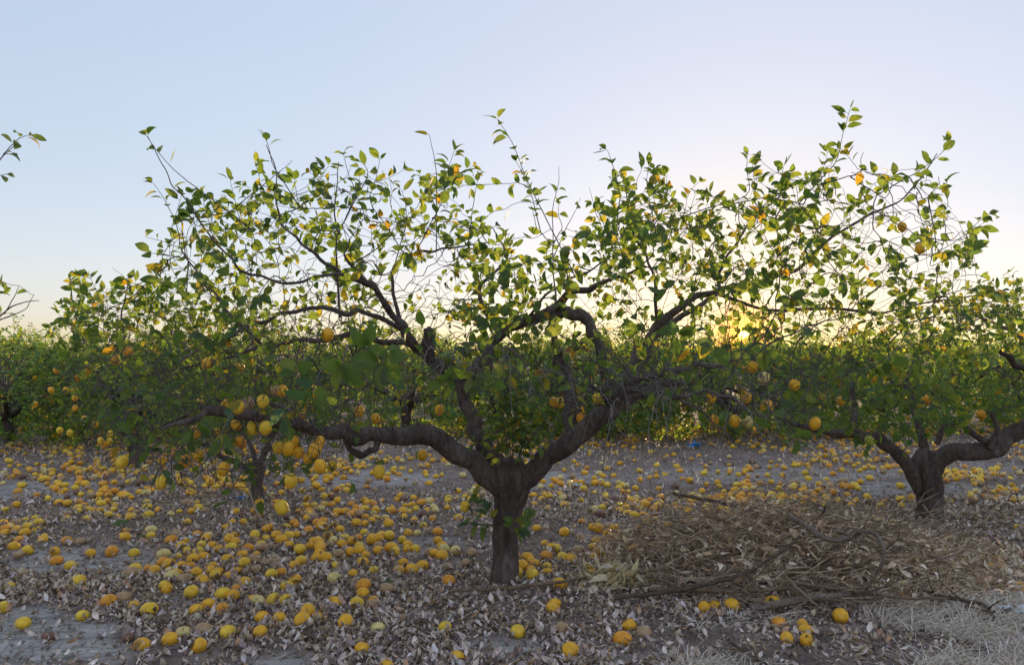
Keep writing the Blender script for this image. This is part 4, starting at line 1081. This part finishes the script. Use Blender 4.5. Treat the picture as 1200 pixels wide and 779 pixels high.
ORD = ['leftmost', 'second from the left', 'third from the left', 'fourth from the left', 'fifth from the left', 'sixth from the left', 'seventh from the left', 'eighth from the left', 'ninth from the left', 'tenth from the left', 'eleventh from the left', 'twelfth from the left', 'thirteenth from the left', 'fourteenth from the left', 'fifteenth from the left', 'sixteenth from the left', 'seventeenth from the left', 'eighteenth from the left', 'nineteenth from the left', 'twentieth from the left']
bins = {}
for p in own:
    q = pix(np.array(p[:3]))[0]
    bins.setdefault((p[3], region(q)), []).append((q[0], p))
for (k, reg), lst in bins.items():
    lst.sort(key=lambda t: t[0])
    for i, (_, p) in enumerate(lst):
        o = link('lemon', fruit(k, int(RF.integers(0, 3))))
        s = RF.uniform(.74, 1.1) * (.72 if k == 'brown' else 1)
        o.location = (p[0], p[1], p[2] + RF.uniform(.006, .024) * s * (.75 if 'flat' in k else 1))
        o.scale = (s, s, s)
        o.rotation_euler = (RF.uniform(-.35, .35), RF.uniform(-.25, .25), RF.uniform(0, 6.28))
        lab = ADJ[k] + ' ' + reg
        if len(lst) > 1:
            od = ORD[min(i, 19)] if i < (len(lst) + 1) // 2 else ORD[min(len(lst) - 1 - i, 19)].replace('left', 'right')
            lab = ADJ[k] + ', ' + od + ' ' + reg
        w_ = lab.split()
        if len(w_) > 16: lab = lab.replace('golden yellow', 'golden').replace('the bare soil', 'bare soil').replace('the big forked', 'the forked')
        if len(lab.split()) > 16: lab = lab.replace(' the ', ' ').replace('golden yellow', 'golden')
        if len(lab.split()) > 16: print('LONG', lab)
        tag(o, lab, 'lemon', 'fallen lemons on the orchard ground')
fm = MB()
for i, p in enumerate(rest):
    s = RF.uniform(.68, 1.06); a = RF.uniform(0, 6.28); b_ = RF.uniform(-.3, .3)
    M = np.eye(4); ca, sa, cb, sb = math.cos(a), math.sin(a), math.cos(b_), math.sin(b_)
    M[:3, :3] = np.array([[ca, -sa, 0], [sa, ca, 0], [0, 0, 1]]) @ np.array([[cb, 0, sb], [0, 1, 0], [-sb, 0, cb]]) * s
    M[:3, 3] = (p[0], p[1], p[2] + RF.uniform(.004, .024) * s)
    far = p[1] > 7
    lemon_mesh(fm, FRUIT_COL[p[3].split('_')[0]], 7 if far else 9, 4 if far else 6, .05, 1 if 'spot' in p[3] else 0, i, M)
tag(link('fallen_lemons', fm.mesh('fallen_lemons', M_FRUIT)), 'thick carpet of fallen yellow and orange lemons between the tree rows', kind='stuff')
print('fallen', len(own), len(rest), 'far', n_far)

# ------------------------------------------------------------------ dead leaves on the ground
RL = np.random.default_rng(505)
DRYC = np.array([(.47, .385, .31), (.36, .28, .225), (.58, .5, .41), (.24, .175, .145), (.29, .22, .2), (.56, .49, .4), (.42, .27, .17), (.14, .1, .085), (.53, .48, .43)])
DRYP = np.array([.2, .18, .13, .14, .1, .05, .06, .08, .06])
def litter(n, x0, x1, y0, y1, s0, s1, shapes, lift=.012, flat=.38):
    X, Y = RL.uniform(x0, x1, n * 2), RL.uniform(y0, y1, n * 2)
    m = (np.abs(X) < .72 * Y + .5)
    dn = fbm(X, Y, 1.1, 81, 3)
    bb = bare(X, Y)
    m &= RL.random(len(X)) < np.clip(.35 + (dn - .40) * 3.0, .3, 1) * (1 - .9 * np.clip(bb * 1.2, 0, 1))
    X, Y = X[m][:n], Y[m][:n]
    N = len(X)
    o = np.stack([X, Y, gz(X, Y) + RL.random(N) ** 2 * lift * 1.6 + .001 - bare(X, Y) * .012], 1)
    th = RL.uniform(0, 2 * math.pi, N)
    a = np.stack([np.cos(th), np.sin(th), RL.normal(size=N) * .17], 1)
    nn = np.stack([RL.normal(size=N) * flat, RL.normal(size=N) * flat, np.ones(N)], 1)
    s = s0 + (s1 - s0) * RL.random(N) ** 1.4
    c = DRYC[RL.choice(len(DRYC), N, p=DRYP / DRYP.sum())] * (1.22 + .4 * (RL.random((N, 1)) - .5))
    return o, a, nn, s, c
lm = MB()
place_leaves(lm, DRY_SHAPES, *litter(34000, -2.9, 2.9, 2.5, 4.2, .02, .06, DRY_SHAPES), RL)
place_leaves(lm, DRY_SHAPES, *litter(27000, -4.6, 4.6, 4.2, 6.4, .026, .064, DRY_SHAPES), RL)
far_dry = [leaf_shape(2, .22, .7, 1.0, .5, .0), leaf_shape(2, .18, 1.0, -1.2, -.6, .0)]
place_leaves(lm, far_dry, *litter(22000, -9, 9, 6.4, 12.5, .05, .085, far_dry), RL)
tag(link('leaf_litter', lm.mesh('leaf_litter', M_DRY)), 'grey brown curled dead leaves covering the orchard floor', kind='stuff')
# clods and crumbs of soil
cm = MB()
for i in range(4200):
    X, Y = RL.uniform(-4, 4), RL.uniform(2.6, 6.5)
    if abs(X) > .72 * Y: continue
    s = RL.uniform(.004, .014)
    oc = np.array([(1, 0, 0), (-1, 0, 0), (0, 1, 0), (0, -1, 0), (0, 0, 1), (0, 0, -1)], float) * s * (1 + .5 * (RL.random((6, 1)) - .5)) * np.array([1.2, 1, .7])
    a = RL.uniform(0, 6.28); Rz = np.array([[math.cos(a), -math.sin(a), 0], [math.sin(a), math.cos(a), 0], [0, 0, 1]])
    cm.add(oc @ Rz.T + np.array([X, Y, float(gz(X, Y)) + s * .2]), None, [(0, 2, 4), (2, 1, 4), (1, 3, 4), (3, 0, 4), (2, 0, 5), (1, 2, 5), (3, 1, 5), (0, 3, 5)], (RL.uniform(.1, .9),) * 3)
tag(link('soil_clods', cm.mesh('soil_clods', M_SOIL, False)), kind='stuff')
# green leaves dropped on the litter
for x, y, s, lab in ((127, 620, .13, 'large fresh green leaf fallen on the soil at the left'), (447, 687, .07, 'dull green leaf lying in the litter left of the big forked trunk'), (158, 634, .07, 'yellow green leaf standing on edge in the soil at the left')):
    p = G(x, y)
    o = link('fallen_leaf', leaf_mesh(4, 1)); o.location = (p[0], p[1], p[2] + .022); o.scale = (s, s, s); o.rotation_euler = (.2, -.3, RL.uniform(-.5, .6))
    tag(o, lab, 'leaf')

# ------------------------------------------------------------------ the pile of dead branches, single sticks, straw
RB = np.random.default_rng(606)
STICKS = [([(530, 692, .02), (600, 688, .03), (690, 676, .04), (750, 664, .06), (830, 652, .09), (880, 638, .12)], 4, 'long thin stick running from the big forked trunk into the pile'),
          ([(720, 700, .03), (800, 690, .06), (870, 672, .12), (925, 640, .2), (960, 605, .3), (968, 592, .36)], 5, 'dark forked dead branch rising across the left of the pile'),
          ([(880, 712, .02), (930, 704, .04), (985, 697, .05), (1030, 694, .06)], 10, 'thick grey dead branch lying along the foot of the pile'),
          ([(925, 604, .34), (945, 616, .31), (962, 628, .28), (978, 634, .26), (992, 631, .28), (1010, 623, .33), (1025, 625, .34), (1034, 638, .31), (1035, 655, .25), (1028, 670, .19), (1015, 690, .1)], 7, 'grey dead branch bent into a hook on the right of the pile'),
          ([(790, 578, .2), (850, 590, .2), (900, 603, .2), (930, 615, .17), (960, 630, .14)], 5, 'dark dead branch slanting down into the back of the pile'),
          ([(920, 672, .1), (960, 662, .13), (1000, 662, .13), (1040, 670, .1), (1080, 672, .06)], 5, 'brown bent stick across the middle of the pile'),
          ([(915, 668, .12), (935, 690, .08), (965, 715, .03)], 4, 'thin pale stick leaning down the front of the pile'),
          ([(1075, 690, .03), (1110, 700, .03), (1150, 708, .03), (1165, 722, .02)], 6, 'dark stick lying right of the pile'),
          ([(1080, 590, .1), (1100, 612, .08), (1118, 635, .04), (1130, 680, .03)], 3.5, 'pale thin stick leaning beside the stout banded trunk'),
          ([(1110, 645, .03), (1130, 625, .1), (1155, 608, .16), (1165, 598, .2)], 4, 'pale dead twig sticking up right of the stout banded trunk'),
          ([(740, 672, .05), (800, 662, .1), (850, 650, .14), (905, 640, .17)], 4.5, 'reddish stick crossing the top left of the pile'),
          ([(855, 750, .015), (875, 765, .015), (900, 779, .015)], 5, 'dark short stick in the straw at the bottom edge'),
          ([(760, 690, .02), (850, 692, .04), (920, 690, .06), (980, 684, .07)], 5.5, 'brown dead stick flat under the front of the pile'),
          ([(930, 683, .08), (990, 690, .08), (1060, 700, .05), (1120, 700, .03)], 4.5, 'straight brown stick pointing to the right out of the pile'),
          ([(308, 612, .02), (300, 598, .05), (292, 574, .12), (290, 567, .15)], 3, 'thin pale stick leaning by the thin left trunk')]
def on_pile(x, y, h):
    p = G(x, y + 0); s = 1.0
    # a point h metres above the ground that is seen at this place
    d = ray(x, y); t = (h - CAM_H) / d[2]
    return np.array([0, 0, CAM_H]) + d * t
for seq, w, lab in STICKS:
    p = np.array([on_pile(x, y, h + .005) for x, y, h in seq])
    for k in range(len(p)): p[k, 2] = max(p[k, 2], float(gz(p[k, 0], p[k, 1])) + .006)
    mb = MB(); r0 = w / 2 * p[:, 1].mean() / FPX
    q, rr = catmull(p, np.linspace(r0, r0 * .55, len(p)), 5)
    tube(mb, q + RB.normal(size=q.shape) * .002, rr, 7, (.85, .85, .9) if 'grey' in lab else ((.45, .42, .42) if 'dark' in lab else ((1.2, 1.15, 1.05) if 'pale' in lab else (.8, .7, .62))), .14, int(w * 10))
    for j in range(5):
        i = RB.integers(2, len(q) - 1); d_ = RB.normal(size=3) * .09; d_[2] = abs(d_[2]) * .6
        tube(mb, [q[i], q[i] + d_ * .6, q[i] + d_ + RB.normal(size=3) * .03], [rr[i] * .55, rr[i] * .4, rr[i] * .2], 5, (.75, .68, .62))
    b = p[0]
    tag(link('dead_branch', mb.mesh('dead_branch', M_DEAD, True, b), None, tuple(b)), lab, 'branch', 'dead branches on and around the pile')
pc = G(930, 668)
pile = empty('brush_pile', tuple(pc), 'low tangled pile of brown dead twigs and withered leaves on the right', 'pile')
def pile_h(x, y):
    u, v = (x - pc[0] + .05 * np.sin(y * 5)) / 1.0, (y - pc[1] - .08) / .62
    return (.11 + .27 * fbm(np.asarray(x, float), np.asarray(y, float), 3.5, 95, 2)) * np.clip(1 - (u * u + v * v), 0, 1) ** .8
tw, dl = MB(), MB()
for k in range(1350):
    a = RB.uniform(0, 6.28); rr = math.sqrt(RB.random()) * 1.05
    x, y = pc[0] + math.cos(a) * rr * 1.0, pc[1] + .08 + math.sin(a) * rr * .62
    hh = pile_h(x, y)
    z = float(gz(x, y)) + .01 + hh * RB.uniform(.35, 1.3)
    L = RB.uniform(.06, .5); th = RB.normal() * .75 + (math.pi if RB.random() < .5 else 0)
    d_ = np.array([math.cos(th), math.sin(th), RB.normal() * .3]) * L / 2
    c_ = np.array([x, y, z]); bend = RB.normal(size=3) * L * .08
    pts = np.array([c_ - d_, c_ + bend, c_ + d_])
    pts[:, 2] = np.maximum(pts[:, 2], .012)
    p_, r_ = catmull(pts, np.array([1, .8, .4]) * RB.uniform(.0012, .0036), 3)
    g_ = RB.uniform(.9, 2.6)
    tube(tw, p_, r_, 4, (g_, g_ * .94, g_ * .88), 0, 0, False)
def dead_leaves(n, fx, fy, cols, s0, s1, hfun, lift):
    a = RB.uniform(0, 6.28, n); rr = np.sqrt(RB.random(n))
    X, Y = fx(a, rr), fy(a, rr)
    Z = gz(X, Y) + .006 + hfun(X, Y) * RB.uniform(.3, 1.22, n) + RB.random(n) * lift
    th = RB.uniform(0, 6.28, n)
    ax = np.stack([np.cos(th), np.sin(th), RB.normal(size=n) * .5], 1)
    nn = RB.normal(size=(n, 3)) * .8 + np.array([0, -.2, .8])
    c = cols[RB.integers(0, len(cols), n)] * (1.35 + .4 * (RB.random((n, 1)) - .5))
    return np.stack([X, Y, Z], 1), ax, nn, RB.uniform(s0, s1, n), c
PILEC = np.array([(.5, .41, .3), (.42, .32, .22), (.6, .5, .38), (.34, .23, .16), (.62, .55, .41), (.5, .33, .19), (.46, .38, .28)])
place_leaves(dl, PILE_SHAPES, *dead_leaves(4600, lambda a, q: pc[0] + .1 + np.cos(a) * q * 1.12, lambda a, q: pc[1] + .14 + np.sin(a) * q * .72, PILEC, .03, .082, pile_h, .015), RB)
for k in range(60):                                    # longer forked twigs sticking up out of the tangle
    a = RB.uniform(0, 6.28); rr = math.sqrt(RB.random()) * .85
    x, y = pc[0] + math.cos(a) * rr, pc[1] + .08 + math.sin(a) * rr * .5
    b_ = np.array([x, y, float(gz(x, y)) + float(pile_h(x, y)) * .8])
    th = RB.uniform(-.5, .5) + (math.pi if RB.random() < .5 else 0); L = RB.uniform(.2, .55)
    d_ = np.array([math.cos(th), math.sin(th) * .6, RB.uniform(.05, .5)]) * L
    p_, r_ = catmull([b_ - d_ * .3, b_ + d_ * .3 + RB.normal(size=3) * .02, b_ + d_ * .7 + RB.normal(size=3) * .03, b_ + d_], [.004, .0034, .0024, .001], 4)
    p_[:, 2] = np.maximum(p_[:, 2], .01)
    g_ = RB.uniform(.6, 1.8); tube(tw, p_, r_, 5, (g_, g_ * .92, g_ * .86), 0, 0, False)
    for j in range(5):
        i = RB.integers(3, len(p_) - 1); e_ = d_ / L * RB.uniform(.06, .16) + RB.normal(size=3) * .05
        tube(tw, [p_[i], p_[i] + e_ * .5 + RB.normal(size=3) * .006, p_[i] + e_], [.0022, .0016, .0008], 4, (g_, g_ * .92, g_ * .86), 0, 0, False)
tag(link('twigs', tw.mesh('twigs', M_DEAD, True, pc), pile), kind='stuff')
tag(link('dead_leaves', dl.mesh('dead_leaves', M_DRY, True, pc), pile), kind='stuff')
# pale withered leaves spilling from the pile towards the right and the little heap at its left end
sp = MB()
place_leaves(sp, PILE_SHAPES, *dead_leaves(3000, lambda a, q: 1.95 + np.cos(a) * q * .8, lambda a, q: 4.15 + np.sin(a) * q * .68, PILEC, .03, .075, lambda x, y: 0 * x + .02, .03), RB)
place_leaves(sp, PILE_SHAPES, *dead_leaves(240, lambda a, q: .5 + np.cos(a) * q * .19, lambda a, q: 3.75 + np.sin(a) * q * .14, np.array([(.42, .36, .22), (.38, .29, .17), (.46, .4, .28)]), .05, .12, lambda x, y: .1 * np.clip(1 - np.hypot((x - .5) / .2, (y - 3.75) / .16), 0, 1), .02), RB)
tag(link('withered_leaves', sp.mesh('withered_leaves', M_DRY)), 'tan withered leaves strewn around the pile of dead branches', kind='stuff')
# dry straw in the bottom right corner
st = MB()
NS = 15000
X = RB.uniform(.55, 2.6, NS); Y = RB.uniform(2.45, 3.75, NS)
q = pix(np.stack([X, Y, np.zeros(NS)], 1))
m = (RB.random(NS) < np.clip((q[:, 1] - 690 + (q[:, 0] - 1000) * .18) / 60, 0, 1)) & (fbm(X, Y, 3, 91, 2) > .36)
X, Y = X[m], Y[m]; N = len(X)
th = RB.normal(size=N) * .9 + .3; L = RB.uniform(.06, .24, N)
a_ = np.stack([X, Y, gz(X, Y) + .004 + RB.random(N) * .02], 1)
d_ = np.stack([np.cos(th) * L, np.sin(th) * L, RB.uniform(0, .16, N) * L * 1.4], 1)
w_ = np.stack([-np.sin(th), np.cos(th), 0 * th], 1) * RB.uniform(.0007, .0017, N)[:, None]
bend = np.stack([0 * th, 0 * th, RB.uniform(.01, .12, N) * L], 1)
V = np.stack([a_ - w_, a_ + w_, a_ + d_ * .5 + bend - w_, a_ + d_ * .5 + bend + w_, a_ + d_ - w_ * .3, a_ + d_ + w_ * .3], 1).reshape(-1, 3)
i6 = np.arange(N)[:, None] * 6
Q = np.stack([np.hstack([i6, i6 + 1, i6 + 3, i6 + 2]), np.hstack([i6 + 2, i6 + 3, i6 + 5, i6 + 4])], 1).reshape(-1, 4)
SC_ = np.array([(.58, .5, .38), (.48, .4, .28), (.66, .6, .48), (.38, .31, .22)])[RB.integers(0, 4, N)]
st.add(V, Q, None, np.repeat(SC_, 6, 0))
tag(link('dry_grass', st.mesh('dry_grass', M_DRY)), 'pale dry grass and straw in the bottom right corner', kind='stuff')

# ------------------------------------------------------------------ scraps of rubbish
def scrap(name, x, y, size, mat, lab, cat, seed):
    r = np.random.default_rng(seed); p = G(x, y); n = 6
    gx_, gy_ = np.meshgrid(np.linspace(-1, 1, n), np.linspace(-1, 1, n))
    v = np.stack([gx_ * size + r.normal(size=(n, n)) * size * .16, gy_ * size * .7 + r.normal(size=(n, n)) * size * .16, np.abs(r.normal(size=(n, n))) * size * .5 + .004], -1).reshape(-1, 3)
    i = (np.arange(n - 1)[:, None] * n + np.arange(n - 1)[None]); q = np.stack([i, i + 1, i + n + 1, i + n], -1).reshape(-1, 4)
    mb = MB(); mb.add(v, q)
    o = link(name, mb.mesh(name, mat, False)); o.location = (p[0], p[1], p[2] + .012)
    sd = o.modifiers.new('thickness', 'SOLIDIFY'); sd.thickness = .001
    tag(o, lab, cat)
M_BLUE, M_WHITE = plain('blue_plastic', (.03, .22, .62), .4), plain('white_plastic', (.7, .74, .78), .4)
scrap('plastic_scrap', 282, 589, .03, M_BLUE, 'small bright blue plastic scrap at the foot of the thin left trunk', 'litter', 1)
scrap('plastic_scrap', 813, 526, .07, M_BLUE, 'blue plastic scrap far back under the drooping bare twigs', 'litter', 2)
scrap('paper_scrap', 677, 572, .035, M_WHITE, 'small white paper scrap among lemons right of the big forked trunk', 'litter', 3)
scrap('plastic_bag', 1186, 721, .045, M_WHITE, 'crumpled white plastic bag in the straw at the bottom right', 'litter', 4)
scrap('paper_scrap', 219, 636, .03, M_WHITE, 'flat greyish paper scrap in the drift of lemons at the left', 'litter', 5)
